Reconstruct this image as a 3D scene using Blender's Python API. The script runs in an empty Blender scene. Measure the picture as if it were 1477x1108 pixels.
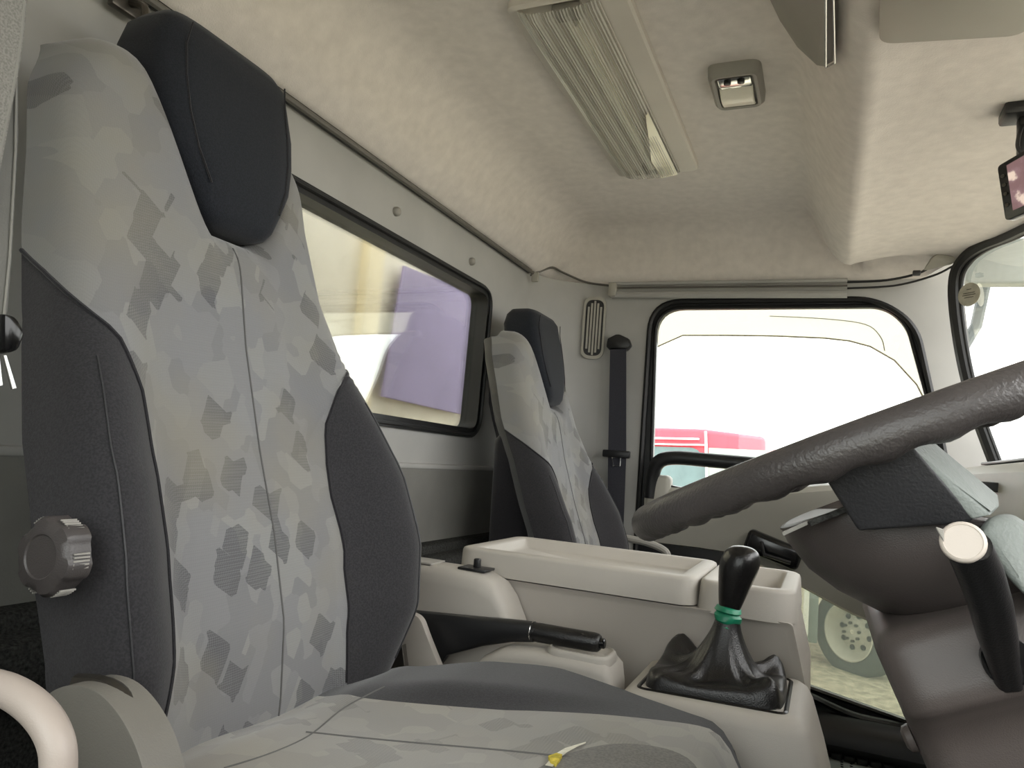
import bpy, bmesh, math, random
import numpy as np
from mathutils import Vector, Matrix
random.seed(3)
scene = bpy.context.scene
COL = scene.collection
pi = math.pi

# ------------------------------------------------------------------ camera
W, H, F = 1477, 1108, 1050.0
VPX, VPY, ROLL = 1190.0, 694.0, math.radians(4.5)
_dy = np.array([VPX - W/2, -(VPY - H/2), -F]); _dy /= np.linalg.norm(_dy)
_a, _b = math.sin(ROLL), math.cos(ROLL)
_up = np.array([_a, _b, -(_dy[0]*_a + _dy[1]*_b)/_dy[2]]); _up /= np.linalg.norm(_up)
_dx = np.cross(_dy, _up)
R = np.array([_dx, _dy, _up])
CAM = np.array([0, 0, .82])
cd = bpy.data.cameras.new('camera'); cam = bpy.data.objects.new('camera', cd); COL.objects.link(cam)
m = Matrix(R.tolist()).to_4x4(); m.translation = Vector(CAM); cam.matrix_world = m
cd.sensor_width = 36; cd.lens = F/W*36; cd.clip_start = .02; cd.clip_end = 200
scene.camera = cam

def at(px, py, ax, v):
    """world point where the sight line of a photo pixel meets the plane  axis = v"""
    d = R @ np.array([(px - W/2)/F, -(py - H/2)/F, -1.])
    i = 'xyz'.index(ax); t = (v - CAM[i])/d[i]
    return Vector((CAM + t*d).tolist())

# ------------------------------------------------------------------ light
world = bpy.data.worlds.new('overcast'); scene.world = world; world.use_nodes = True
wn = world.node_tree.nodes; wl = world.node_tree.links
bg = wn['Background']; bg.inputs[1].default_value = 1.0
tc = wn.new('ShaderNodeTexCoord'); sx = wn.new('ShaderNodeSeparateXYZ'); rp = wn.new('ShaderNodeValToRGB')
wl.new(tc.outputs['Generated'], sx.inputs[0]); wl.new(sx.outputs['Z'], rp.inputs[0])
rp.color_ramp.elements[0].position = 0.0; rp.color_ramp.elements[0].color = (.95, .95, .93, 1)
rp.color_ramp.elements[1].position = 1.0; rp.color_ramp.elements[1].color = (1.1, 1.1, 1.12, 1)
wl.new(rp.outputs[0], bg.inputs[0])
SKY = 3.2
bg.inputs[1].default_value = SKY
sd = bpy.data.lights.new('sun', 'SUN'); sd.energy = 2.0; sd.angle = math.radians(60); sd.color = (1, .97, .92)
sun = bpy.data.objects.new('sun', sd); COL.objects.link(sun)
sun.rotation_euler = Vector((-.55, .35, -.75)).to_track_quat('-Z', 'Y').to_euler()
def portal(loc, direction, sx_, sy_):
    l = bpy.data.lights.new('portal', 'AREA'); l.shape = 'RECTANGLE'; l.size = sx_; l.size_y = sy_
    l.cycles.is_portal = True
    o = bpy.data.objects.new('portal', l); COL.objects.link(o); o.location = loc
    o.rotation_euler = Vector(direction).to_track_quat('-Z', 'Y').to_euler()
portal((.62, 1.1, 1.15), (-1, 0, 0), 2.1, .62)
portal((-.14, 2.30, 1.0), (0, -1, 0), .85, .7)
portal((-.12, -.15, 1.0), (0, 1, 0), .8, .65)
portal((-.90, 1.19, 1.06), (1, 0, 0), 1.1, .42)
scene.view_settings.view_transform = 'Standard'; scene.view_settings.look = 'None'
scene.view_settings.gamma = 1; scene.view_settings.use_curve_mapping = False
scene.view_settings.exposure = 0.6
scene.cycles.max_bounces = 10; scene.cycles.diffuse_bounces = 6; scene.cycles.transparent_max_bounces = 12
scene.cycles.use_denoising = True
scene.cycles.sample_clamp_indirect = 6

# ------------------------------------------------------------------ materials
def lin(c): 
    return tuple((x/255/12.92 if x/255 <= .04045 else ((x/255+.055)/1.055)**2.4) for x in c) + (1,)
class NT:
    def __init__(s, name):
        s.m = bpy.data.materials.new(name); s.m.use_nodes = True
        s.n = s.m.node_tree.nodes; s.l = s.m.node_tree.links; s.b = s.n['Principled BSDF']
    def node(s, t, **kw):
        x = s.n.new(t)
        for k, v in kw.items():
            if k.startswith('i_'): x.inputs[k[2:].replace('_', ' ')].default_value = v
            else: setattr(x, k, v)
        return x
    def link(s, a, b): s.l.new(a, b)
    def coords(s, scale=(1, 1, 1)):
        t = s.node('ShaderNodeTexCoord'); mp = s.node('ShaderNodeMapping'); mp.inputs['Scale'].default_value = scale
        s.link(t.outputs['Object'], mp.inputs[0]); return mp.outputs[0]
def plastic(name, rgb, rough=.5, var=.06, bump=.15, bscale=900, spec=.5, nscale=9, coat=0, metal=0):
    t = NT(name); c = lin(rgb)
    co = t.coords()
    nz = t.node('ShaderNodeTexNoise'); nz.inputs['Scale'].default_value = nscale; nz.inputs['Detail'].default_value = 4
    t.link(co, nz.inputs['Vector'])
    r = t.node('ShaderNodeValToRGB'); k = 1 - var*2.2; k2 = 1 + var*1.6
    r.color_ramp.elements[0].position = .3; r.color_ramp.elements[0].color = (c[0]*k, c[1]*k, c[2]*k, 1)
    r.color_ramp.elements[1].position = .7; r.color_ramp.elements[1].color = (c[0]*k2, c[1]*k2, c[2]*k2, 1)
    t.link(nz.outputs[0], r.inputs[0]); t.link(r.outputs[0], t.b.inputs['Base Color'])
    t.b.inputs['Roughness'].default_value = rough; t.b.inputs['Specular IOR Level'].default_value = spec
    t.b.inputs['Metallic'].default_value = metal; t.b.inputs['Coat Weight'].default_value = coat
    if bump:
        n2 = t.node('ShaderNodeTexNoise'); n2.inputs['Scale'].default_value = bscale; n2.inputs['Detail'].default_value = 2
        t.link(co, n2.inputs['Vector'])
        bp = t.node('ShaderNodeBump'); bp.inputs['Strength'].default_value = bump; bp.inputs['Distance'].default_value = .001
        t.link(n2.outputs[0], bp.inputs['Height']); t.link(bp.outputs[0], t.b.inputs['Normal'])
    return t.m
def emis(name, rgb, s):
    t = NT(name); t.b.inputs['Base Color'].default_value = (0, 0, 0, 1)
    t.b.inputs['Emission Color'].default_value = lin(rgb); t.b.inputs['Emission Strength'].default_value = s
    return t.m
def glass(name, tint=(1, 1, 1, 1), haze=0.0, hazecol=(.9, .95, .9, 1), refl=1.0):
    t = NT(name); t.n.remove(t.b); out = t.n['Material Output']
    tr = t.node('ShaderNodeBsdfTransparent'); tr.inputs[0].default_value = tint
    gl = t.node('ShaderNodeBsdfGlossy'); gl.inputs['Roughness'].default_value = .02
    fr = t.node('ShaderNodeFresnel'); fr.inputs[0].default_value = 1.45
    mu = t.node('ShaderNodeMath', operation='MULTIPLY'); mu.inputs[1].default_value = refl
    t.link(fr.outputs[0], mu.inputs[0])
    mx = t.node('ShaderNodeMixShader'); t.link(mu.outputs[0], mx.inputs[0]); t.link(tr.outputs[0], mx.inputs[1]); t.link(gl.outputs[0], mx.inputs[2])
    last = mx.outputs[0]
    if haze:
        df = t.node('ShaderNodeBsdfTranslucent'); df.inputs[0].default_value = hazecol
        m2 = t.node('ShaderNodeMixShader'); m2.inputs[0].default_value = haze
        t.link(last, m2.inputs[1]); t.link(df.outputs[0], m2.inputs[2]); last = m2.outputs[0]
    t.link(last, out.inputs[0]); return t.m
def fabric_pattern(name, base, dark, light, dirt=(150, 147, 128), sc=(.15, 1.15, .95), rot=(.55, 0, 0)):
    t = NT(name); co = t.coords()
    warp = t.node('ShaderNodeTexNoise'); warp.inputs['Scale'].default_value = 30; t.link(co, warp.inputs['Vector'])
    ma = t.node('ShaderNodeVectorMath', operation='MULTIPLY_ADD'); ma.inputs[1].default_value = (.003,)*3
    t.link(warp.outputs['Color'], ma.inputs[0]); t.link(co, ma.inputs[2])
    mp = t.node('ShaderNodeMapping'); mp.inputs['Scale'].default_value = sc; mp.inputs['Rotation'].default_value = rot
    t.link(ma.outputs[0], mp.inputs[0])
    v1 = t.node('ShaderNodeTexVoronoi', distance='CHEBYCHEV'); v1.inputs['Scale'].default_value = 31; v1.inputs['Randomness'].default_value = .62; t.link(mp.outputs[0], v1.inputs['Vector'])
    v2 = t.node('ShaderNodeTexVoronoi', distance='MANHATTAN'); v2.inputs['Scale'].default_value = 27; v2.inputs['Randomness'].default_value = .7; t.link(mp.outputs[0], v2.inputs['Vector'])
    s1 = t.node('ShaderNodeSeparateColor'); t.link(v1.outputs['Color'], s1.inputs[0])
    s2 = t.node('ShaderNodeSeparateColor'); t.link(v2.outputs['Color'], s2.inputs[0])
    g1 = t.node('ShaderNodeMath', operation='GREATER_THAN'); g1.inputs[1].default_value = .80; t.link(s1.outputs[0], g1.inputs[0])
    # woven dots inside the dark patches
    wv = t.node('ShaderNodeTexChecker'); wv.inputs['Scale'].default_value = 640; 
    wm = t.node('ShaderNodeMapping'); wm.inputs['Rotation'].default_value = (.75, 0, 0); t.link(co, wm.inputs[0]); t.link(wm.outputs[0], wv.inputs['Vector'])
    wk = t.node('ShaderNodeMath', operation='MULTIPLY_ADD'); wk.inputs[1].default_value = .35; wk.inputs[2].default_value = .42; t.link(wv.outputs['Fac'], wk.inputs[0])
    g2 = t.node('ShaderNodeMath', operation='MULTIPLY'); t.link(g1.outputs[0], g2.inputs[0]); t.link(wk.outputs[0], g2.inputs[1])
    rb = t.node('ShaderNodeValToRGB'); rb.color_ramp.interpolation = 'CONSTANT'
    cb, cl, cdk = lin(base), lin(light), lin(dark)
    mid = tuple((cb[i]*.86 + cdk[i]*.14) for i in range(3)) + (1,)
    rb.color_ramp.elements[0].color = mid; rb.color_ramp.elements[1].position = .25; rb.color_ramp.elements[1].color = cb
    e = rb.color_ramp.elements.new(.6); e.color = tuple((cb[i]+cl[i])/2 for i in range(3)) + (1,)
    e = rb.color_ramp.elements.new(.85); e.color = cl
    t.link(s2.outputs[1], rb.inputs[0])
    mx = t.node('ShaderNodeMix', data_type='RGBA'); t.link(g2.outputs[0], mx.inputs[0]); t.link(rb.outputs[0], mx.inputs[6]); mx.inputs[7].default_value = cdk
    wk2 = t.node('ShaderNodeMath', operation='MULTIPLY'); wk2.inputs[1].default_value = .09; t.link(wv.outputs['Fac'], wk2.inputs[0])
    mw = t.node('ShaderNodeMix', data_type='RGBA'); t.link(wk2.outputs[0], mw.inputs[0]); t.link(mx.outputs[2], mw.inputs[6]); mw.inputs[7].default_value = cdk
    # blotchy yellowish wear
    dn = t.node('ShaderNodeTexNoise'); dn.inputs['Scale'].default_value = 7; dn.inputs['Detail'].default_value = 3; t.link(co, dn.inputs['Vector'])
    dr = t.node('ShaderNodeMapRange'); dr.inputs[1].default_value = .45; dr.inputs[2].default_value = .75; dr.inputs[4].default_value = .55; t.link(dn.outputs[0], dr.inputs[0])
    m3 = t.node('ShaderNodeMix', data_type='RGBA'); t.link(dr.outputs[0], m3.inputs[0]); t.link(mw.outputs[2], m3.inputs[6]); m3.inputs[7].default_value = lin(dirt)
    t.link(m3.outputs[2], t.b.inputs['Base Color'])
    t.b.inputs['Roughness'].default_value = .9; t.b.inputs['Specular IOR Level'].default_value = .2
    t.b.inputs['Sheen Weight'].default_value = .25
    bp = t.node('ShaderNodeBump'); bp.inputs['Strength'].default_value = .25; bp.inputs['Distance'].default_value = .0006
    t.link(wv.outputs['Fac'], bp.inputs['Height']); t.link(bp.outputs[0], t.b.inputs['Normal'])
    return t.m
def cloth(name, rgb, scale=520, rough=.92, sheen=.2, var=.06):
    t = NT(name); c = lin(rgb); co = t.coords()
    ck = t.node('ShaderNodeTexNoise'); ck.inputs['Scale'].default_value = scale; ck.inputs['Detail'].default_value = 1; t.link(co, ck.inputs['Vector'])
    cr_ = t.node('ShaderNodeValToRGB'); cr_.color_ramp.elements[0].position = .35; cr_.color_ramp.elements[1].position = .65
    cr_.color_ramp.elements[0].color = tuple(x*(1-var*3) for x in c[:3]) + (1,); cr_.color_ramp.elements[1].color = tuple(x*(1+var*3) for x in c[:3]) + (1,)
    t.link(ck.outputs[0], cr_.inputs[0]); t.link(cr_.outputs[0], t.b.inputs['Base Color']); t.b.inputs['Roughness'].default_value = rough
    t.b.inputs['Specular IOR Level'].default_value = .15; t.b.inputs['Sheen Weight'].default_value = sheen
    n = t.node('ShaderNodeTexNoise'); n.inputs['Scale'].default_value = 800; t.link(co, n.inputs['Vector'])
    bp = t.node('ShaderNodeBump'); bp.inputs['Strength'].default_value = .3; bp.inputs['Distance'].default_value = .0008
    t.link(n.outputs[0], bp.inputs['Height']); t.link(bp.outputs[0], t.b.inputs['Normal'])
    return t.m

M = {}
M['liner'] = plastic('headliner_cloth', (224, 218, 213), .95, .03, .5, 420, .1, 40)
M['wall'] = plastic('painted_steel', (170, 169, 165), .55, .04, .1, 300, .3, 6)
M['lowerwall'] = plastic('lower_wall_trim', (122, 121, 116), .8, .06, .4, 300, .2, 8)  # tone lowered to carry the shadow behind the seats
M['carpet'] = plastic('dark_carpet', (62, 62, 60), .98, .25, .9, 700, .05, 260)
M['beige'] = plastic('console_plastic', (160, 154, 146), .5, .03, .2, 1400, .4, 5)
M['beige2'] = plastic('tray_plastic', (166, 161, 153), .55, .03, .2, 1400, .35, 5)
M['greyplastic'] = plastic('grey_plastic', (150, 147, 140), .5, .04, .2, 1200, .4, 6)
M['trim'] = plastic('trim_plastic', (165, 162, 152), .5, .03, .15, 1200, .4, 6)
M['column'] = plastic('column_plastic', (80, 73, 70), .42, .05, .25, 1200, .45, 7)
M['shroud'] = plastic('shroud_plastic', (70, 64, 62), .4, .08, .25, 1200, .45, 12)
M['leather'] = plastic('wheel_leather', (64, 60, 59), .38, .08, .55, 420, .5, 20)
M['spoke'] = plastic('spoke_rubber', (46, 46, 48), .55, .06, .5, 500, .4, 20)
M['hubpad'] = plastic('hub_pad', (120, 126, 122), .6, .06, .6, 420, .4, 20)
M['black'] = plastic('black_plastic', (30, 30, 31), .35, .05, .2, 900, .5, 10)
M['gloss'] = plastic('gloss_black', (14, 14, 15), .18, .03, 0, 900, .5, 10)
M['boot'] = plastic('boot_leather', (24, 23, 23), .3, .05, .5, 700, .5, 20)
M['rubber'] = plastic('rubber', (28, 28, 28), .45, .05, .2, 600, .4, 20)
M['tape'] = plastic('green_tape', (20, 120, 88), .4, .12, .3, 200, .5, 60)
M['chrome'] = plastic('chrome', (210, 210, 208), .2, .02, 0, 100, .5, 10, 0, 1)
M['steel'] = plastic('dark_steel', (90, 86, 80), .35, .1, .2, 200, .5, 30, 0, .8)
M['wire'] = plastic('wire', (95, 92, 86), .5, .04, 0, 100, .4, 10)
M['seatgrey'] = fabric_pattern('patterned_seat_cloth', (122, 122, 123), (68, 68, 71), (131, 131, 129), (130, 125, 110))
M['seatworn'] = fabric_pattern('worn_cushion_cloth', (140, 137, 131), (112, 110, 106), (147, 144, 136), (150, 144, 128), (1, 1, .1), (0, 0, .5))
M['seatdark'] = cloth('charcoal_seat_cloth', (47, 46, 48))
M['seatside'] = cloth('black_seat_cloth', (34, 33, 36))
M['headrest'] = cloth('black_headrest_cloth', (33, 35, 40), 520, .95, .1)
M['seam'] = plastic('seam_thread', (88, 87, 86), .8, .05, 0)
M['seatseam'] = plastic('cushion_seam', (96, 95, 93), .9, .05, 0)
M['seamlight'] = plastic('pale_thread', (120, 118, 112), .8, .05, 0)
M['foam'] = plastic('yellow_foam', (225, 205, 90), .9, .2, .6, 300, .1, 120)
M['thread'] = plastic('frayed_backing', (232, 228, 212), .9, .1, .4, 300, .1, 120)
M['webbing'] = cloth('belt_webbing', (58, 58, 64), 900, .7, .1)
M['greyweb'] = cloth('grey_webbing', (120, 118, 112), 700, .8, .1)
M['glass'] = glass('window_glass', (.96, .98, .97, 1), 0, refl=.8)
M['lowglass'] = glass('lower_glass', (.40, .41, .37, 1), .05, (.8, .9, .85, 1), .5)
M['wsglass'] = glass('windscreen_glass', (.97, .975, .97, 1), 0, refl=.5)
M['visor'] = glass('rain_visor', (.26, .245, .195, 1), .08, (1, .97, .85, 1), .4)
M['screenoff'] = plastic('screen_bezel', (16, 16, 18), .2, .02, 0)

# ------------------------------------------------------------------ mesh helpers
def obj(name, verts, faces, mat, parent=None, smooth=True, loc=None):
    me = bpy.data.meshes.new(name)
    me.from_pydata([tuple(v) for v in verts], [], [tuple(f) for f in faces])
    bm = bmesh.new(); bm.from_mesh(me); bmesh.ops.remove_doubles(bm, verts=bm.verts, dist=1e-6)
    bmesh.ops.recalc_face_normals(bm, faces=bm.faces); bm.to_mesh(me); bm.free()
    return link(name, me, mat, parent, smooth)
def link(name, me, mat, parent=None, smooth=True, angle=35):
    me.materials.clear(); me.materials.append(M[mat] if isinstance(mat, str) else mat)
    if smooth:
        me.polygons.foreach_set('use_smooth', [True]*len(me.polygons))
        try: me.set_sharp_from_angle(angle=math.radians(angle))
        except Exception: pass
    o = bpy.data.objects.new(name, me); COL.objects.link(o)
    if parent is not None:
        o.parent = parent; o.matrix_parent_inverse = Matrix.Translation(-parent.location)
    return o
def frombm(name, bm, mat, parent=None, smooth=True, angle=35):
    bmesh.ops.recalc_face_normals(bm, faces=bm.faces)
    me = bpy.data.meshes.new(name); bm.to_mesh(me); bm.free()
    return link(name, me, mat, parent, smooth, angle)
def tag(o, label=None, cat=None, group=None, kind=None):
    if label: o['label'] = label
    if cat: o['category'] = cat
    if group: o['group'] = group
    if kind: o['kind'] = kind
    return o
def thing(name, label, cat, loc, group=None, kind=None):
    o = bpy.data.objects.new(name, None); o.empty_display_size = .05; COL.objects.link(o); o.location = loc
    return tag(o, label, cat, group, kind)
def kids(o): return [c for c in bpy.data.objects if c.parent == o]
def bm_box(bm, c, s, rot=None, bev=0, seg=2):
    r = bmesh.ops.create_cube(bm, size=1)
    mt = Matrix.Translation(c) @ (rot.to_4x4() if rot is not None else Matrix()) @ Matrix.Diagonal((*s, 1))
    bmesh.ops.transform(bm, matrix=mt, verts=r['verts'])
    if bev:
        es = list({e for v in r['verts'] for e in v.link_edges})
        bmesh.ops.bevel(bm, geom=es, offset=bev, segments=seg, profile=.5, affect='EDGES')
    return bm
def box(name, c, s, mat, parent=None, rot=None, bev=.004, seg=2):
    return frombm(name, bm_box(bmesh.new(), c, s, rot, bev, seg), mat, parent)
def hull(name, pts, mat, parent=None, bev=.006, seg=3, angle=35):
    bm = bmesh.new()
    for p in pts: bm.verts.new(p)
    r = bmesh.ops.convex_hull(bm, input=bm.verts)
    bmesh.ops.delete(bm, geom=list({g for g in r['geom_interior'] + r['geom_unused'] if isinstance(g, bmesh.types.BMVert)}), context='VERTS')
    bmesh.ops.dissolve_limit(bm, angle_limit=math.radians(3), verts=bm.verts, edges=bm.edges)
    if bev: bmesh.ops.bevel(bm, geom=list(bm.edges), offset=bev, segments=seg, profile=.5, affect='EDGES', clamp_overlap=True)
    return frombm(name, bm, mat, parent, True, angle)
def prism(name, pts, off, mat, parent=None, bev=0, seg=2, angle=35):
    """polygon of 3-D points pushed along the vector off"""
    bm = bmesh.new(); off = Vector(off)
    a = [bm.verts.new(p) for p in pts]; b = [bm.verts.new(Vector(p)+off) for p in pts]; n = len(pts)
    bm.faces.new(a); bm.faces.new(b[::-1])
    for i in range(n): bm.faces.new((a[i], b[i], b[(i+1) % n], a[(i+1) % n]))
    bmesh.ops.recalc_face_normals(bm, faces=bm.faces)
    if bev: bmesh.ops.bevel(bm, geom=list(bm.edges), offset=bev, segments=seg, profile=.5, affect='EDGES', clamp_overlap=True)
    return frombm(name, bm, mat, parent, True, angle)
def loft(name, rings, mat, parent=None, cap=True, closed=True, smooth=True, angle=40):
    n = len(rings[0]); v = [p for r in rings for p in r]; f = []
    for i in range(len(rings)-1):
        for j in range(n if closed else n-1):
            k = (j+1) % n; f.append((i*n+j, i*n+k, (i+1)*n+k, (i+1)*n+j))
    if cap and closed:
        f.append(tuple(range(n))[::-1]); f.append(tuple((len(rings)-1)*n+j for j in range(n)))
    return obj_a(name, v, f, mat, parent, smooth, angle)
def obj_a(name, v, f, mat, parent, smooth, angle):
    me = bpy.data.meshes.new(name); me.from_pydata([tuple(p) for p in v], [], f)
    bm = bmesh.new(); bm.from_mesh(me); bmesh.ops.recalc_face_normals(bm, faces=bm.faces); bm.to_mesh(me); bm.free()
    return link(name, me, mat, parent, smooth, angle)
def smoothpath(pts, n=8, closed=False):
    P = [Vector(p) for p in pts]; out = []; N = len(P)
    for i in range(N if closed else N-1):
        p0 = P[(i-1) % N] if closed or i > 0 else P[0]; p1 = P[i]; p2 = P[(i+1) % N]
        p3 = P[(i+2) % N] if closed or i+2 < N else P[-1]
        for k in range(n):
            t = k/n
            out.append(.5*((2*p1) + (p2-p0)*t + (2*p0-5*p1+4*p2-p3)*t*t + (3*p1-p0-3*p2+p3)*t**3))
    if not closed: out.append(P[-1])
    return out
def tube_rings(path, rad, n=10, closed=False, flat=None, upv=None):
    path = [Vector(p) for p in path]; rings = []; N = len(path); prev = None
    for i, p in enumerate(path):
        a = path[(i-1) % N] if closed or i > 0 else p; b = path[(i+1) % N] if closed or i < N-1 else p
        d = (b-a).normalized()
        if prev is None:
            u = Vector(upv) if upv else (Vector((0, 0, 1)) if abs(d.z) < .9 else Vector((0, 1, 0)))
        else: u = prev
        u = (u - d*u.dot(d)).normalized(); w = d.cross(u); prev = u
        r = rad[i] if isinstance(rad, (list, tuple)) else rad
        fu, fw = flat if flat else (1, 1)
        rings.append([p + u*math.cos(2*pi*k/n)*r*fu + w*math.sin(2*pi*k/n)*r*fw for k in range(n)])
    return rings
def tube(name, path, rad, mat, parent=None, n=10, closed=False, flat=None, upv=None):
    r = tube_rings(path, rad, n, closed, flat, upv)
    if closed: r.append(r[0])
    return obj(name, *ringmesh(r, not closed), mat, parent)
def ringmesh(rings, cap=True):
    n = len(rings[0]); v = [p for r in rings for p in r]; f = []
    for i in range(len(rings)-1):
        for j in range(n):
            k = (j+1) % n; f.append((i*n+j, i*n+k, (i+1)*n+k, (i+1)*n+j))
    if cap: f.append(tuple(range(n))[::-1]); f.append(tuple((len(rings)-1)*n+j for j in range(n)))
    return v, f
def lathe(name, origin, axis, prof, mat, parent=None, n=24, mod=None, angle=40, cap=True):
    """prof = list of (distance along axis, radius)"""
    ax = Vector(axis).normalized(); u = ax.orthogonal().normalized(); w = ax.cross(u); o = Vector(origin); rings = []
    for h, r in prof:
        rings.append([o + ax*h + (u*math.cos(2*pi*k/n) + w*math.sin(2*pi*k/n))*(r*(mod(k/n, h) if mod else 1)) for k in range(n)])
    return loft(name, rings, mat, parent, cap, True, True, angle)
def roundpoly(pts, r, seg=6):
    """2-D/3-D polygon with its corners rounded (r: number or list)"""
    P = [Vector(p) for p in pts]; out = []; N = len(P)
    for i in range(N):
        a, b, c = P[i-1], P[i], P[(i+1) % N]; rr = r[i] if isinstance(r, (list, tuple)) else r
        d1 = (a-b); d2 = (c-b); rr = min(rr, d1.length*.49, d2.length*.49)
        s = b + d1.normalized()*rr; e = b + d2.normalized()*rr
        for k in range(seg+1):
            t = k/seg; out.append(s*(1-t)**2 + b*2*t*(1-t) + e*t*t)
    return out
def frame(name, inner, outer, depth, mat, parent=None, angle=35):
    """plate between two loops of equal length, with thickness along depth"""
    n = len(inner); d = Vector(depth); v = list(inner) + list(outer) + [p+d for p in inner] + [p+d for p in outer]; f = []
    for i in range(n):
        j = (i+1) % n
        f += [(i, j, n+j, n+i), (2*n+i, 3*n+i, 3*n+j, 2*n+j), (i, 2*n+i, 2*n+j, j), (n+i, n+j, 3*n+j, 3*n+i)]
    return obj_a(name, v, f, mat, parent, True, angle)
def offset_loop(loop, d, nrm):
    """loop pushed outward by d within its plane"""
    N = len(loop); c = sum(loop, Vector())/N; out = []; nrm = Vector(nrm)
    for i in range(N):
        t = (loop[(i+1) % N] - loop[i-1]).normalized(); o = t.cross(nrm)
        if o.dot(loop[i]-c) < 0: o = -o
        out.append(loop[i] + o.normalized()*d)
    return out
def plate_with_hole(name, hole, lo, hi, axes, depth, mat, parent=None):
    """rectangular plate lo..hi (in the two axes) with the loop hole cut out of it"""
    c = sum(hole, Vector())/len(hole); a, b = axes; outer = []
    for p in hole:
        d = p - c; t = 1e9
        for k, ax in enumerate(axes):
            if abs(d[ax]) > 1e-9:
                lim = hi[k] if d[ax] > 0 else lo[k]; t = min(t, (lim - c[ax])/d[ax])
        outer.append(c + d*t)
    for ca in (lo[0], hi[0]):
        for cb in (lo[1], hi[1]):
            q = c.copy(); q[a] = ca; q[b] = cb
            i = min(range(len(outer)), key=lambda i: (outer[i]-q).length); outer[i] = q
    return frame(name, hole, outer, depth, mat, parent)
def fill(name, loop, off, mat, parent=None):
    return prism(name, loop, off, mat, parent)
def sstep(a, b, x):
    t = max(0., min(1., (x-a)/(b-a))); return t*t*(3-2*t)
def interp(xs, ys, x): return float(np.interp(x, xs, ys))

FLOOR = .09
# ================================================================== STRUCTURE
# ---- outside
GZ = at(1222, 969, 'y', 8.0).z
g = obj('ground', [(-30, -30, GZ), (30, -30, GZ), (30, 60, GZ), (-30, 60, GZ)], [(0, 1, 2, 3)],
        plastic('gravel_ground', (188, 181, 160), .95, .18, .6, 30, .1, 12))
tag(g, 'pale gravelly ground of the truck yard outside', 'ground', kind='structure')
# ---- cab floor
fl = box('floor', (-.1, 1.1, FLOOR-.02), (1.7, 2.4, .04), 'carpet', bev=0)
tag(fl, 'dark carpeted cab floor', 'floor', kind='structure')
# ---- rear wall with window opening
XR = -.85
whole = roundpoly([(XR, .64, 1.262), (XR, 1.748, 1.262), (XR, 1.738, .862), (XR, .63, .868)], .06, 7)
wr = thing('wall_rear', 'grey painted rear cab wall around the rear window', 'wall', (XR, 1.1, FLOOR), kind='structure')
plate_with_hole('wall_panel', whole, (-.15, .77), (2.23, 1.57), (1, 2), (-.03, 0, 0), 'wall', wr)
box('lower_panel', (XR-.002, .93, .55), (.03, 2.2, .46), 'lowerwall', wr, bev=.004)
box('ledge', (XR+.005, .93, .782), (.02, 2.16, .012), 'wall', wr, bev=.004)
box('lower_carpet', (XR+.02, .93, .35), (.06, 2.2, .52), 'carpet', wr, bev=.01)
# rear shelf floor, behind the seats
box('rear_shelf', (-.80, 1.0, .56), (.10, 2.3, .06), 'carpet', wr, bev=.01)
# rounded corner between rear wall and passenger side wall
rings = []
for z in (FLOOR, .5, .9, 1.2, 1.39):
    rings.append([Vector((-.66 - .19*math.sin(a), 2.01 + .19*math.cos(a), z)) for a in [k/12*pi/2 for k in range(13)]])
wc = loft('wall_corner', rings, 'wall', None, False, False)
tag(wc, 'rounded grey corner behind the passenger seat', 'wall', kind='structure')
# ---- side wall (passenger side) with door opening
YS = 2.2
def S(px, py): return at(px, py, 'y', YS)
dz = roundpoly([(-.517, YS, 1.335), (.115, YS, 1.335), (.215, YS, 1.262), (.30, YS, .86), (.33, YS, .10), (-.52, YS, .10)],
               [.10, .08, .12, .1, .05, .05], 8)
ws = plate_with_hole('wall_side', dz, (-.88, FLOOR-.02), (.42, 1.57), (0, 2), (0, .03, 0), 'wall')
for q_ in ws.data.vertices:      # the front edge follows the slanting windscreen pillar
    q_.co.x = min(q_.co.x, .302 + .098*max(0, (1.405-q_.co.z)/.52)**2)
tag(ws, 'grey painted side wall and pillars around the passenger door', 'wall', kind='structure')
# ---- unseen driver's side wall and window behind the camera, added to cut daylight
YR_ = -.13
dwl = roundpoly([(-.50, YR_, 1.31), (.13, YR_, 1.31), (.25, YR_, .98), (.27, YR_, .72), (-.48, YR_, .70)], [.085, .08, .1, .03, .03], 8)
wd = plate_with_hole('wall_driver', dwl, (-.88, FLOOR-.02), (.55, 1.57), (0, 2), (0, -.03, 0), 'wall')
tag(wd, 'grey driver side wall added behind the camera to cut daylight', 'wall', kind='structure')
w3 = fill('window_3', [p + Vector((0, -.01, 0)) for p in offset_loop(dwl, .004, (0, 1, 0))], (0, -.004, 0), 'glass')
tag(w3, 'window glass in the added driver side wall', 'window', kind='structure')
fp = box('wall_front', (.62, 1.05, .48), (.03, 2.5, .80), 'wall', bev=0); tag(fp, 'front bulkhead under the windscreen', 'wall', kind='structure')
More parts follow.
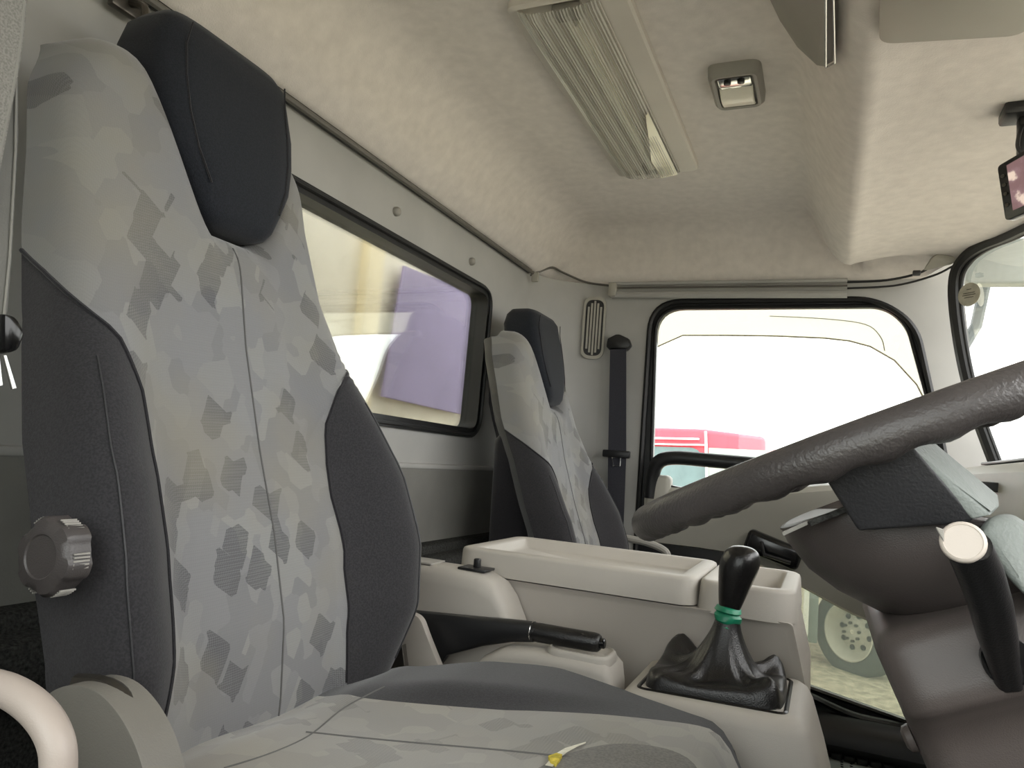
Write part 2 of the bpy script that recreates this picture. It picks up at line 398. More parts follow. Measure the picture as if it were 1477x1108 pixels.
# ---- headliner
def xw(y): return interp([-.2, .1, .35, .7, 1.15, 1.6, 1.845, 2.06, 2.2], [.2, .26, .37, .46, .49, .455, .385, .285, .23], y)
prof = [(-.86, 1.385), (-.835, 1.40), (-.80, 1.44), (-.765, 1.49), (-.735, 1.525), (-.70, 1.545), (-.66, 1.55), (-.5, 1.552), (-.3, 1.553),
        (-.15, 1.552), (-.10, 1.55), (-.075, 1.547), (-.063, 1.535), (-.053, 1.515), (-.04, 1.49), (-.022, 1.455), (-.004, 1.425), (.012, 1.405), (.028, 1.393), (.043, 1.390), (.055, 1.3945)]
ys = [-.1+.1*i for i in range(22)] + [2.03, 2.06, 2.09, 2.11, 2.13, 2.15, 2.165, 2.18, 2.19, 2.197, 2.2]
rows = []
for y in ys:
    k = math.sqrt(max(0, 1-((y-2.08)/.12)**2)) if y > 2.08 else 1.
    kb = 1 - sstep(2.085, 2.10, y)       # the bulge stops short of the side wall
    row = []
    for i, (x, z) in enumerate(prof):
        if i >= 11: z = 1.55 + (z-1.55)*kb
        row.append((x, y, 1.385 + (z-1.385)*k))
    xe = xw(y)
    for t in (.12, .3, .5, .7, .85, .95, 1.0):
        x = .055 + (xe-.055)*t; z = 1.3945 + .012*math.sin(t*pi)*1 + .012*t - (.0 if t < .95 else .012*(t-.95)/.05)
        z = z + (1-kb)*(1-t)*.06
        row.append((x, y, 1.385 + (z-1.385)*k if k < 1 else z))
    rows.append(row)
n = len(rows[0]); v = [p for r in rows for p in r]
f = [(i*n+j, i*n+j+1, (i+1)*n+j+1, (i+1)*n+j) for i in range(len(rows)-1) for j in range(n-1)]
ce = obj_a('ceiling', v, f, 'liner', None, True, 50)
mod = ce.modifiers.new('thick', 'SOLIDIFY'); mod.thickness = .02; mod.offset = 1
tag(ce, 'beige cloth headliner with a bulging overhead shelf at the front', 'ceiling', kind='structure')
# roof skin keeps daylight out above the liner
rf = box('trim_1', (-.15, 1.05, 1.66), (1.5, 2.5, .03), 'wall', bev=0); tag(rf, 'outer roof skin over the headliner', 'roof', kind='structure')

# ---- rear window
w1 = thing('window_1', 'wide rear cab window with rounded corners and black rubber seal', 'window', (XR, 1.19, .86), kind='structure')
gin = offset_loop(whole, -.021, (1, 0, 0))
frame('gasket', [p+Vector((.008, 0, 0)) for p in gin], [p+Vector((.008, 0, 0)) for p in offset_loop(whole, .003, (1, 0, 0))], (-.05, 0, 0), 'rubber', w1)
tube('gasket_lip', [p+Vector((.010, 0, 0)) for p in offset_loop(whole, -.006, (1, 0, 0))], .005, 'rubber', w1, 6, True)
fill('pane', [p+Vector((-.02, 0, 0)) for p in offset_loop(whole, -.015, (1, 0, 0))], (-.004, 0, 0), 'glass', w1)

# ---- windshield
def ws_pt(s, t):
    """s 0..1 from passenger corner to driver corner, t 0 bottom..1 top"""
    y = 2.075 - s*1.95
    dy = 1.15 - y
    xt = xw(y); x = xt + .098*(1-t)**2
    return Vector((x, y, .885 + t*(1.405-.885)))
rows = [[ws_pt(i/40, j/6) + Vector((.012, 0, 0)) for j in range(7)] for i in range(41)]
v = [p for r in rows for p in r]; f = [(i*7+j, i*7+j+1, (i+1)*7+j+1, (i+1)*7+j) for i in range(40) for j in range(6)]
w2 = thing('window_2', 'curved front windscreen with black rubber seal', 'window', (.5, 1.15, .88), kind='structure')
obj_a('pane', v, f, 'wsglass', w2, True, 60)
edge = [ws_pt(0, 0), ws_pt(0, .25), ws_pt(0, .5), ws_pt(0, .75), ws_pt(0.004, .90), ws_pt(.02, .97), ws_pt(.05, 1), ws_pt(.1, 1), ws_pt(.2, 1), ws_pt(.35, 1), ws_pt(.5, 1), ws_pt(.65, 1), ws_pt(.8, 1), ws_pt(.98, 1)]
edge = smoothpath(edge, 6)
tube('gasket', edge, .015, 'rubber', w2, 8)
tube('gasket_lip', [p + Vector((.012, -.008, -.010)) for p in edge], .006, 'rubber', w2, 8)

# ---- passenger door
d1 = thing('door_1', 'passenger door with big window, black grab bar and small lower window', 'door', (-.1, YS, FLOOR), kind='structure')
YD = 2.215
wl_ = [(-.497, YD, 1.312), (.135, YD, 1.312), (.190, YD, 1.262), (.262, YD, .98), (.27, YD, .725), (-.480, YD, .700)]
win = roundpoly(wl_, [.085, .07, .10, .1, .02, .02], 8)
wo = roundpoly([(-.535, YD, 1.352), (.145, YD, 1.352), (.235, YD, 1.28), (.32, YD, .98), (.33, YD, .66), (-.535, YD, .66)], [.09, .08, .11, .1, .02, .02], 8)
frame('window_frame', win, wo, (0, .03, 0), 'black', d1)
tube('weather_strip', [p for p in offset_loop(dz, -.004, (0, 1, 0))], .008, 'rubber', d1, 6, True)
tube('window_channel', [p + Vector((0, -.002, 0)) for p in offset_loop(win, .002, (0, 1, 0))], .006, 'rubber', d1, 6, True)
fill('window_pane', [p + Vector((0, .02, 0)) for p in offset_loop(win, .004, (0, 1, 0))], (0, .004, 0), 'glass', d1)
# door trim: grey upper panel with an armrest that rises forward
top = [(-.49, .762), (-.40, .764), (-.33, .766), (-.26, .772), (-.19, .778), (-.14, .785), (-.08, .797), (.0, .812), (.08, .825), (.2, .845), (.33, .86)]
rows = []
for x, zt in top:
    b = .05 + .05*sstep(-.25, .05, x)
    zb = .60 - .16*sstep(-.30, .25, x)
    rows.append([Vector((x, YD+.02, zt+.005)), Vector((x, YD-b*.5, zt+.003)), Vector((x, YD-b+.01, zt-.004)), Vector((x, YD-b, zt-.018)), Vector((x, YD-b+.004, zt-.05)), Vector((x, YD-b+.02, zt-.09)), Vector((x, YD-.02, zb+.02)), Vector((x, YD-.015, zb)), Vector((x, YD+.02, zb-.01))])
loft('door_panel', rows, 'trim', d1, False, True)
# black lower trim with the kerb-view window
lw = roundpoly([S(1085, 800), S(1168, 848), S(1262, 884), S(1296, 950), S(1334, 1052), S(1165, 992), S(1060, 960)], [.03, .05, .03, .03, .03, .02, .03], 6)
lw = [Vector((p.x, YD, p.z)) for p in lw]
plate_with_hole('lower_panel', lw, (-.53, .115), (.34, .69), (0, 2), (0, .03, 0), 'black', d1)
tube('lower_seal', offset_loop(lw, .003, (0, 1, 0)), .007, 'gloss', d1, 6, True)
fill('lower_pane', [p + Vector((0, .018, 0)) for p in offset_loop(lw, .004, (0, 1, 0))], (0, .004, 0), 'lowglass', d1)
# sill bulges under the lower window
def sill(name, pxs, r, mat):
    tube(name, smoothpath([at(x, y, 'y', YD-.03) for x, y in pxs], 5), r, mat, d1, 8)
sill('sill_bead', [(1120, 985), (1165, 1003), (1230, 1032), (1290, 1046), (1340, 1062)], .010, 'gloss')
loft('sill_panel', [[Vector((x, YD+.01, .22)), Vector((x, YD-.045, .215)), Vector((x, YD-.075, .185)), Vector((x, YD-.08, .15)), Vector((x, YD-.05, .11)), Vector((x, YD+.01, .10))] for x in (-.5, -.2, 0, .15, .33)], 'black', d1, True)
# grab bar over the window sill
bar = smoothpath([(-.475, YD-.035, .73), (-.472, YD-.04, .79), (-.455, YD-.05, .835), (-.41, YD-.055, .853), (-.3, YD-.055, .853), (-.15, YD-.055, .850), (.0, YD-.055, .84)], 6)
tube('grab_bar', bar, .021, 'black', d1, 12)
box('grab_bar_foot', (-.455, YD-.02, .75), (.075, .06, .10), 'trim', d1, bev=.015, seg=3)
box('sill_lip', (-.30, YD-.01, .752), (.26, .03, .012), 'black', d1, Matrix.Rotation(.12, 3, 'Y'), .003)
# inner door release in a black recess
box('handle_recess', (-.125, YD-.045, .622), (.15, .05, .062), 'gloss', d1, Matrix.Rotation(.30, 3, 'Y'), .014, 3)
tube('door_handle', [at(1098, 782, 'y', 2.14), at(1102, 800, 'y', 2.12), at(1140, 812, 'y', 2.12)], .005, 'black', d1, 8)

# ================================================================== SEATS
Z0 = FLOOR
CZ = [.50, .556, .633, .72, .805, .917, 1.036, 1.10, 1.18, 1.25]
CX = [-.500, -.499, -.505, -.530, -.562, -.598, -.626, -.641, -.660, -.675]
def xc(z): return interp(CZ, CX, z)
def bump_h(z): return interp([.5, .56, .62, .70, .78, .85, .93, 1.0, 1.1], [.02, .035, .055, .068, .07, .055, .03, .012, 0], z)
def hw(z, far=True):
    if far: return interp([.50, .56, .62, .70, .80, .88, .94, 1.0, 1.08, 1.2], [.185, .215, .240, .254, .240, .205, .180, .170, .165, .160], z)
    return interp([.50, .56, .62, .70, .80, .88, .94, 1.0, 1.08, 1.2], [.196, .207, .220, .230, .228, .220, .210, .200, .192, .186], z)
def sgn(a): return 1 if a >= 0 else -1
def topz(y):
    a = abs(y); a2 = y
    c = .012
    d = abs(y-c)
    z = 1.048 + .165*sstep(.03, .118, d) - (.015 if y > 0 else 0)*sstep(.03, .118, d)
    z += .012*sstep(.08, .12, a) - .022*sstep(.125, .18, a)**2
    return z
ZB = .538
def seat_pt(t, v, off=0.0):
    """t -1..1 around the front from back edge to back edge, v 0..1 bottom to top; y relative to the seat's middle"""
    th = t*pi/2; e_ = .5 if th > 0 else .42; s = sgn(th)*abs(math.sin(th))**e_; dep = max(0, math.cos(th))**e_
    zt = topz(s*.172)
    z = ZB + v*(zt-ZB); y = s*hw(z, s > 0)
    k = 1.
    if v > .88: k = (1-((v-.88)/.12)**3)**(1/3.) if v < 1 else 0
    # shoulders shrink at the very top
    sh = sstep(.90, 1.0, v)*sstep(.5, .95, abs(s))
    y *= 1 - .07*sh; z -= .006*sh
    a = abs(s)
    bmp = bump_h(z)*((sstep(.36, .80, a) - .25*sstep(.86, 1.0, a)) if s > 0 else sstep(.50, .95, a))
    xf = xc(z) + bmp + off; xb = xc(z) - interp([.5, .6, .75, .9, 1.0, 1.2], [.06, .045, .04, .05, .075, .085], z)
    kk = (.25+.75*k) if v > .88 else 1
    return Vector((xb + (xf-xb)*dep*kk, y, z))
def t_of(yfrac, far=False):  # yfrac = |y|/hw
    return math.asin(min(1, yfrac)**(2 if far else 1/.42))/(pi/2)
def t_of_q(q):
    far = q > 0; a = abs(q)
    t = t_of(a/.8*.93, far) if a < .8 else t_of(.93, far) + (1-t_of(.93, far))*(a-.8)/.2
    return t if far else -t
def q_of_t(t, far):
    tb = t_of(.93, far)
    if t >= tb: return .8 + .2*(t-tb)/(1-tb)
    return math.sin(t*pi/2)**(.5 if far else .42)/.93*.8
def seam_t(z, far=False):
    yf = interp([.54, .56, .66, .72, .84, .90], [.105, .105, .108, .110, .098, .100] if far else [.182, .172, .158, .157, .166, .190], z)
    ztop = .945 if far else .965
    t = t_of(min(.97, yf/hw(z, far)), far)
    if z > .88: t = t + (1-t)*sstep(.88, ztop, z)
    return min(1, t)
def sheet(name, fn, nu, nv, mat, parent, angle=60):
    v = [fn(i/nu, j/nv) for j in range(nv+1) for i in range(nu+1)]
    f = [(j*(nu+1)+i, j*(nu+1)+i+1, (j+1)*(nu+1)+i+1, (j+1)*(nu+1)+i) for j in range(nv) for i in range(nu)]
    return obj(name, v, f, mat, parent, True)
def ey(x): return interp([-.5, -.44, -.29, -.2, -.12, -.05], [.062, .060, .086, .118, .143, .15], x)
def tap(x): return interp([-.53, -.44, -.36, -.28, -.2, -.12, -.06], [.175, .182, .214, .226, .208, .176, .156], x)
def seat_height(x, y):
    """cushion top, x world, y from the middle"""
    z = .556 + .016*sstep(-.45, -.15, x) - .10*max(0, (x+.105)/.06)**2.5*(1 if x > -.105 else 0)
    z -= .010*(1-sstep(-.50, -.455, x)); z += .013*sstep(ey(x)-.01, ey(x)+.05, y)*sstep(-.48, -.36, x)*(1-sstep(-.32, -.16, x)) - .05*sstep(.225, .265, abs(y)) - .01*(1-sstep(.0, .1, abs(y)))*.5
    return z
def make_seat(Yc, dzv, label, group):
    root = thing('truck_seat', label, 'seat', (-.35, Yc, Z0), group)
    O = Vector((0, Yc, dzv))
    vv = [1-(1-j/60)**1.5 for j in range(61)]
    nv = 60
    P = lambda t, v: seat_pt(t, v) + O
    def zof(t, v): return seat_pt(t, v).z
    # grey patterned middle, wrapping the shoulders above the side bolsters
    def grey(u, w):
        v = 1-(1-w)**1.4
        z = ZB + v*(1.2-ZB)
        tn, tf = seam_t(min(z, 1.1)), seam_t(min(z, 1.1), True)
        qn, qf = q_of_t(tn, False), q_of_t(tf, True); return P(t_of_q(-qn + u*(qn+qf)), v)
    g_ = sheet('backrest', grey, 64, 70, 'seatgrey', root); tag(g_, 'grey patterned cloth backrest')
    for far in (False, True):
        def bol(u, w, far=far):
            v = w*.70
            for _ in range(3):
                pass
            z = ZB + v*(1.2-ZB); ts = seam_t(min(z, 1.1), far)
            q0 = q_of_t(ts, far); q = q0 + (1-q0)*u
            return P(t_of_q(q if far else -q), v)
        b_ = sheet('side_bolster', bol, 26, 50, 'seatdark', root); tag(b_, 'black side bolster')
        # seam down the crest of the bolster and piping at the grey edge
        tube('seam', [P((1 if far else -1)*(t_of(.80 if far else .93, far)), w) + Vector((.0006, 0, 0)) for w in [.04+.46*k/30 for k in range(31)]], .0011, 'spoke', root, 5)
        pp = []
        for k in range(40):
            v = .02 + .63*k/39; z = ZB + v*(1.2-ZB); ts = seam_t(min(z, 1.1), far); pp.append(P(ts if far else -ts, v))
        tube('piping', pp, .0022, 'seatside', root, 6)
    # back shell
    vb = []; 
    for j in range(31):
        v = 1-(1-j/30)**1.4
        for i in range(13):
            a, b = P(-1, v), P(1, v); q = a.lerp(b, i/12)
            t = -1 + 2*i/12; zt = P(t, v).z; vb.append(Vector((q.x-.07*math.sin(pi*i/12)**.6, q.y, min(zt, q.z))))
    f = [(j*13+i, j*13+i+1, (j+1)*13+i+1, (j+1)*13+i) for j in range(30) for i in range(12)]
    obj('back_shell', vb, f, 'seatside', root)
    # middle seam
    tube('seam', [P(t_of(.0)+.0, v) + Vector((.0004, .0, 0)) for v in [k/40*.97 for k in range(41)]], .0010, 'seam', root, 5)
    # headrest
    rings = []
    zs = [1.050, 1.052, 1.058, 1.07, 1.095, 1.13, 1.17, 1.21, 1.25, 1.276, 1.29, 1.297]
    hws = [.020, .035, .048, .058, .072, .092, .104, .108, .106, .100, .088, .060]
    dps = [.02, .05, .075, .09, .10, .105, .105, .105, .10, .09, .07, .03]
    for z, h_, d_ in zip(zs, hws, dps):
        xf = xc(z) + .010; xm = xf - .0525; ring = []
        for k in range(40):
            a = 2*pi*k/40; c_, s_ = math.cos(a), math.sin(a); e = .42
            ring.append(Vector((xm + sgn(c_)*abs(c_)**e*d_/2, .012 + sgn(s_)*abs(s_)**e*h_, z - (.012 if s_ < 0 else 0)*0)) + O)
        rings.append(ring)
    hr = loft('headrest', rings, 'headrest', root, True, True, True, 60); tag(hr, 'black cloth headrest sunk between the shoulders')
    for sy in (-1, 1):
        tube('seam', [Vector((xc(z)+.010 - d_/2*(1-(1-.76**(2/.42))**.21) + .0003, .012+sy*h_*.76, z)) + O for z, h_, d_ in zip(zs[4:10], hws[4:10], dps[4:10])], .0011, 'seatside', hr, 5)
    # cushion
    def cush(y0, y1):
        def fn(u, w):
            x = -.53 + w*(.505); y = y0(x) + u*(y1(x)-y0(x)); z = seat_height(x, y)
            if w > .93: x = -.058 + (w-.93)*.25
            return Vector((x, y, z)) + O
        return fn
    tag(sheet('seat_cushion', cush(lambda x: -.175, ey), 40, 50, 'seatworn', root), 'grey patterned seat cushion top')
    tag(sheet('cushion_bolster', cush(ey, tap), 16, 50, 'seatdark', root), 'black cushion side')
    tag(sheet('cushion_bolster', cush(lambda x: -.175, lambda x: -max(.18, tap(x))), 16, 50, 'seatdark', root), 'black cushion side')
    # sides of the cushion
    for sg in (-1, 1):
        sheet('cushion_side', lambda u, w, sg=sg: Vector((-.50+w*.475, sg*tap(-.5+w*.475), seat_height(-.5+w*.475, tap(-.5+w*.475)) - u*.10)) + O, 4, 40, 'seatside', root)
    sheet('cushion_front', lambda u, w: Vector((-.04 - .02*w, -.19+.38*u, .50 - .09*w)) + O, 10, 4, 'seatdark', root)
    # seams across the cushion
    tube('seam', [Vector((x, y, seat_height(x, y)+.0003)) + O for x, y in [(-.43+.26*k/24, -.045+.06*(k/24)**.8) for k in range(25)]], .0009, 'seatseam', root, 5)
    tube('seam', [Vector((-.43+.012*math.sin(k*.3), y, seat_height(-.43, y)+.0003)) + O for k, y in [(k, -.145+.235*k/20) for k in range(21)]], .0009, 'seatseam', root, 5)
    # seat base under the cushion
    box('seat_base', (-.29, Yc, .28+dzv/2), (.40, .40, .38+dzv), 'greyplastic', root, bev=.03)
    return root
seat = make_seat(.62, 0., 'driver seat in the foreground, grey patterned cloth with black sides and side knob', 'cab seats')
def dup(root, loc, label):
    r = root.copy(); COL.objects.link(r); r.location = loc; r['label'] = label
    for ch in kids(root):
        c = ch.copy(); COL.objects.link(c); c.parent = r; c.matrix_parent_inverse = ch.matrix_parent_inverse.copy()
        for gch in kids(ch):
            d = gch.copy(); COL.objects.link(d); d.parent = c; d.matrix_parent_inverse = gch.matrix_parent_inverse.copy()
    return r
pseat = dup(seat, (-.35-.012, 1.765, Z0-.092), 'passenger seat at the back, in the far corner beside the rear window and hanging belt')
def sub(par, o):
    o.parent = par; o.matrix_parent_inverse = Matrix.Translation(-par.location); return o
sub(pseat, hull('back_panel', [(-.60, 1.575, .50), (-.72, 1.575, .48), (-.735, 1.59, .86), (-.66, 1.58, .93), (-.60, 1.96, .50), (-.72, 1.96, .48), (-.735, 1.94, .86), (-.66, 1.95, .93)], 'seatside', None, .02, 3))
sub(pseat, tube('side_handle', smoothpath([at(900, 776, 'y', 2.0), at(930, 782, 'y', 2.0), at(955, 792, 'y', 2.0), at(963, 803, 'y', 2.0), at(962, 830, 'y', 2.0)], 5), .010, 'greyplastic', None, 10))
# driver's extras: knob, recliner cover, worn pad
kx = Vector((-.513, .382, .722))
kn = lathe('recliner_knob', kx, (0.05, -1, .02), [(0, .016), (.004, .022), (.006, .0275), (.020, .0275), (.0235, .025), (.025, .019), (.0255, .016), (.0245, .015), (.0245, 0.001)], 'greyplastic', seat, 64,
      lambda u, h: 1 if h < .005 or h > .0242 else 1 + .05*math.tanh(3*math.cos(u*2*pi*6)))
kn.data.materials[0] = plastic('knob_plastic', (66, 62, 61), .4, .05, .2, 900, .5)
tag(kn, 'ribbed dark grey plastic knob')
bm = bmesh.new()
for k in range(72):
    a = 2*pi*k/72
    if math.cos(a*6) > .2: bm_box(bm, kx + Vector((math.cos(a)*.0287, -.0135, math.sin(a)*.0287)), (.0012, .012, .0012))
frombm('knurling', bm, 'greyplastic', kn)
def Q(px, py, y): return at(px, py, 'y', y)
rc = prism('recliner_cover', roundpoly([Q(62, 1003, .355), Q(100, 986, .355), Q(140, 996, .355), Q(172, 1030, .355), Q(196, 1075, .355), Q(215, 1140, .355), Q(215, 1230, .355), Q(70, 1230, .355)], .012, 5), (0, .03, 0), plastic('hinge_plastic', (112, 109, 102), .5, .05, .25, 900), seat, .010, 4)
tag(rc, 'grey plastic hinge cover')
tube('recliner_track', smoothpath([Q(112, 984, .372), Q(150, 988, .372), Q(180, 1008, .372), Q(198, 1045, .372), Q(206, 1090, .372), Q(210, 1130, .372)], 6), .006, 'steel', seat, 8)
tube('recliner_edge', smoothpath([Q(206, 1036, .385), Q(214, 1062, .385), Q(215, 1110, .385)], 6), .007, 'black', seat, 8)
OY = Vector((0, .62, 0))
tube('slit', [Q(502, 631, .775), Q(508, 633, .775), Q(516, 634, .775)], .0016, 'gloss', seat, 6)
# worn pad at the cushion's front with a tear showing foam
def pad_outline(a):
    return -.125 + .085*math.cos(a)*(1 if math.cos(a) < 0 else .7), -.04 + .108*math.sin(a)
v = [Vector((-.125, -.04, seat_height(-.125, -.04)+.0016)) + OY]; f = []
N_ = 48; RR = 8
for r_ in range(1, RR+1):
    for k in range(N_):
        x, y = pad_outline(2*pi*k/N_); x = -.125 + (x+.125)*r_/RR; y = -.04 + (y+.04)*r_/RR
        v.append(Vector((x, y, seat_height(x, y) + .0016 - (.0012 if r_ == RR else 0))) + OY)
for k in range(N_): f.append((0, 1+k, 1+(k+1) % N_))
for r_ in range(RR-1):
    for k in range(N_):
        a, b = 1+r_*N_+k, 1+r_*N_+(k+1) % N_; f.append((a, b, b+N_, a+N_))
wp = obj('worn_patch', v, f, cloth('worn_patch_cloth', (102, 99, 92), 400, .7, .2), seat); tag(wp, 'darker worn patch at the front of the cushion')
# tear: frayed pale backing with yellow foam in it
def on_pad(px, py, h=.0022):
    p = at(px, py, 'z', .57)
    for _ in range(4):
        z = seat_height(p.x, p.y-.62) + h; p = at(px, py, 'z', z)
    return p
tear = [(786, 1104), (800, 1088), (815, 1079), (832, 1074), (845, 1070)]
tear2 = [(797, 1106), (806, 1095), (818, 1085), (833, 1077), (845, 1072)]
v = [on_pad(*p) for p in tear] + [on_pad(*p, .0026) for p in tear2]
tag(obj('tear', v, [(i, i+1, 6+i, 5+i) for i in range(4)], 'thread', seat), 'frayed pale tear in the cloth')
v = [on_pad(*p, .0042) for p in [(791, 1090), (803, 1086), (811, 1088), (806, 1096), (802, 1102), (794, 1098)]]
tag(prism('foam', v, (0, 0, -.003), 'foam', seat), 'yellow foam showing through the tear')

hull('seat_rail_plate', [Q(555, 975, .865), Q(580, 930, .865), Q(590, 1010, .865), Q(555, 1010, .865)] + [p + Vector((0, .01, 0)) for p in [Q(555, 975, .865), Q(580, 930, .865), Q(590, 1010, .865), Q(555, 1010, .865)]], 'steel', seat, .001, 1)
# ================================================================== CONSOLES
# main centre console: body with a lidded top and a tray at the front
cc = thing('center_console', 'long beige centre console box with a tray lid between the seats', 'console', (-.27, 1.18, FLOOR))
Yn, Yf = 1.05, 1.30
zt = .672
body = [(-.535, .10), (-.535, .55), (-.515, .632), (-.062, .632), (-.033, .631), (-.012, .545), (-.0, .10)]
def taper(p, y): return Vector((p[0], y, p[1]))
def console_loft(name, sec, mat, parent, r=.02):
    loop0 = [Vector((x, 0, z)) for x, z in sec]
    rings = []
    for y, ins in ((Yn+.006, .012), (Yn+.001, .004), (Yn, 0), (Yf, 0), (Yf-.006+.012, .01)):
        c = sum(loop0, Vector())/len(loop0)
        ring = []
        for p in roundpoly(loop0, r, 5):
            d = (p-c); k = max(0, 1 - ins/max(d.length, 1e-6)); q = c + d*k
            ring.append(Vector((q.x, y if ins != .012 else Yn+.004, q.z)))
        rings.append(ring)
    return loft(name, rings, mat, parent, True, True, True, 50)
console_loft('body', body, 'beige', cc, .006)
# lid over the rear three quarters: rim walls round a shallow tray
lid = thing('lid_part', None, None, cc.location); bpy.data.objects.remove(lid)
def rimbox(name, x0, x1, y0, y1, z0, z1, zin, wall_, r, mat, parent, slope=.0):
    """open tray: outer wall, rim, inner wall, sunken floor"""
    def loop(ins, z, dz=0): return [Vector((p.x, p.y, z)) for p in roundpoly([(x0+ins, y0+ins, 0), (x1-ins, y0+ins, 0), (x1-ins, y1-ins, 0), (x0+ins, y1-ins, 0)], max(.004, r-ins), 6)]
    rings = [loop(-slope, z0), loop(0, z1-.005), loop(.0015, z1-.0015), loop(.005, z1), loop(wall_-.003, z1), loop(wall_, z1-.003), loop(wall_+.006, zin+.004), loop(wall_+.011, zin)]
    return loft(name, rings, mat, parent, True, True, True, 50)
tag(rimbox('lid', -.530, -.160, Yn-.001, Yf+.001, .634, zt, .655, .026, .03, 'beige2', cc, .001), 'shallow tray lid')
rimbox('front_tray', -.157, -.030, Yn+.001, Yf-.001, .629, zt-.001, .636, .022, .035, 'beige2', cc, .003)
# second console with the switch and hand brake bracket
bc = thing('brake_console', 'low beige console with a small black switch beside the driver seat', 'console', (-.45, .97, FLOOR))
secs = []
for x, ztop, yn in [(-.70, .648, .975), (-.60, .648, .975), (-.50, .648, .975), (-.46, .646, .975), (-.435, .636, .976), (-.42, .618, .977), (-.405, .590, .978), (-.39, .555, .98), (-.375, .50, .98), (-.36, .40, .98), (-.355, .2, .98)]:
    secs.append([Vector((x, yn, .15)), Vector((x, yn, ztop-.025)), Vector((x, yn+.002, ztop-.012)), Vector((x, yn+.008, ztop-.003)), Vector((x, yn+.018, ztop)), Vector((x, 1.03, ztop)), Vector((x, 1.045, ztop-.006)), Vector((x, 1.046, .15))])
loft('body', secs, 'beige2', bc, True, True, True, 50)
box('switch_plate', (-.475, 1.008, .649), (.045, .036, .004), 'black', bc, bev=.001)
box('switch_lever', (-.474, 1.008, .657), (.010, .009, .014), 'black', bc, bev=.002)
box('panel_plate', (-.59, 1.008, .649), (.10, .045, .003), 'greyplastic', bc, bev=.001)
# brake bracket walls and front tray
nb = [Q(560, 888, .90), Q(592, 884, .90), Q(606, 892, .90), Q(616, 920, .90), Q(642, 985, .90), Q(650, 1040, .90), Q(540, 1040, .90)]
prism('bracket_cheek', roundpoly(nb, .012, 5), (0, .012, 0), 'beige', bc, .003, 2)
fr_ = []
for px, zt_, in [(-.445, .46), (-.43, .52), (-.41, .553), (-.38, .568), (-.345, .572), (-.30, .573), (-.26, .573), (-.245, .571), (-.236, .563), (-.232, .54), (-.23, .45)]:
    fr_.append([Vector((px, .905, .2)), Vector((px, .905, zt_-.012)), Vector((px, .909, zt_-.003)), Vector((px, .918, zt_)), Vector((px, .975, zt_)), Vector((px, .978, .2))])
loft('front_body', fr_, 'beige2', bc, True, True, True, 50)
rimbox('cup_tray', -.325, -.240, .912, .972, .565, .580, .571, .006, .02, 'beige2', bc, 0)
# parking brake
pb = thing('parking_brake', 'black parking brake lever between driver seat and centre console', 'lever', (-.47, .925, .5))
yb = .94
sec = [((600, 880), (600, 1010)), ((640, 884), (648, 945)), ((690, 889), (697, 932)), ((735, 893), (740, 926)), ((770, 897), (772, 926))]
rings = []
for a, b in sec:
    A, B = Q(*a, yb), Q(*b, yb); c = (A+B)/2; hz = (A.z-B.z)/2
    rings.append([Vector((c.x + (A.x-B.x)/2*math.sin(2*pi*k/16), yb + .011*sgn(math.cos(2*pi*k/16))*abs(math.cos(2*pi*k/16))**.6, c.z + hz*sgn(math.sin(2*pi*k/16))*abs(math.sin(2*pi*k/16))**.6)) for k in range(16)])
loft('lever_arm', rings, 'black', pb)
def capsule(name, a, b, prof, mat, par, n=16): 
    a, b = Vector(a), Vector(b); L = (b-a).length
    return lathe(name, a, b-a, [(h*L, r) for h, r in prof], mat, par, n)
ga, gb_ = Q(768, 911, yb), Q(866, 928, yb)
capsule('grip', ga, gb_, [(0, .010), (.02, .0125), (.08, .0125), (.1, .0128), (.55, .0125), (.9, .0125), (.97, .0115), (1, .009)], 'boot', pb)
capsule('release_button', gb_, Q(873, 929, yb), [(-.3, .0065), (.8, .0065), (1, .005)], 'gloss', pb)
tube('grip_ring', tube_rings([ga, ga + (gb_-ga)*.05], .0126, 16)[0], .0009, 'chrome', pb, 6, True)
# shift console
sc = thing('shift_console', 'beige plastic housing under the gear lever boot', 'console', (-.09, .94, FLOOR))
def ringxy(x0, x1, y0, y1, z, r, dzdx=0): return [Vector((p.x, p.y, z + dzdx*(p.x+.1))) for p in roundpoly([(x0, y0, 0), (x1, y0, 0), (x1, y1, 0), (x0, y1, 0)], r, 6)]
loft('housing', [ringxy(-0.2316, 0.0339, 0.8418, 1.0440, .1, 0.0339), ringxy(-0.2260, 0.0226, 0.8452, 1.0440, 0.4584, 0.0339), ringxy(-0.2215, 0.0090, 0.8498, 1.0440, 0.5093, 0.0316), ringxy(-0.2158, -0.0045, 0.8554, 1.0440, 0.5488, 0.0271, .02), ringxy(-0.2090, -0.0113, 0.8622, 1.0440, 0.5590, 0.0203, .02), ringxy(-0.1989, -0.0203, 0.8724, 1.0440, 0.5624, 0.0136, .02)], 'beige2', sc, True, True, True, 50)
tube('ledge_line', [p + Vector((0, 0, 0)) for p in ringxy(-0.2237, 0.0136, 0.8469, 1.0440, 0.4720, 0.0339)], .0016, 'beige', sc, 6, True)
lathe('screw', Q(1042, 1070, .846), (0, -1, 0), [(0, .0056), (.002, .0056), (.003, .0033)], 'steel', sc, 10)
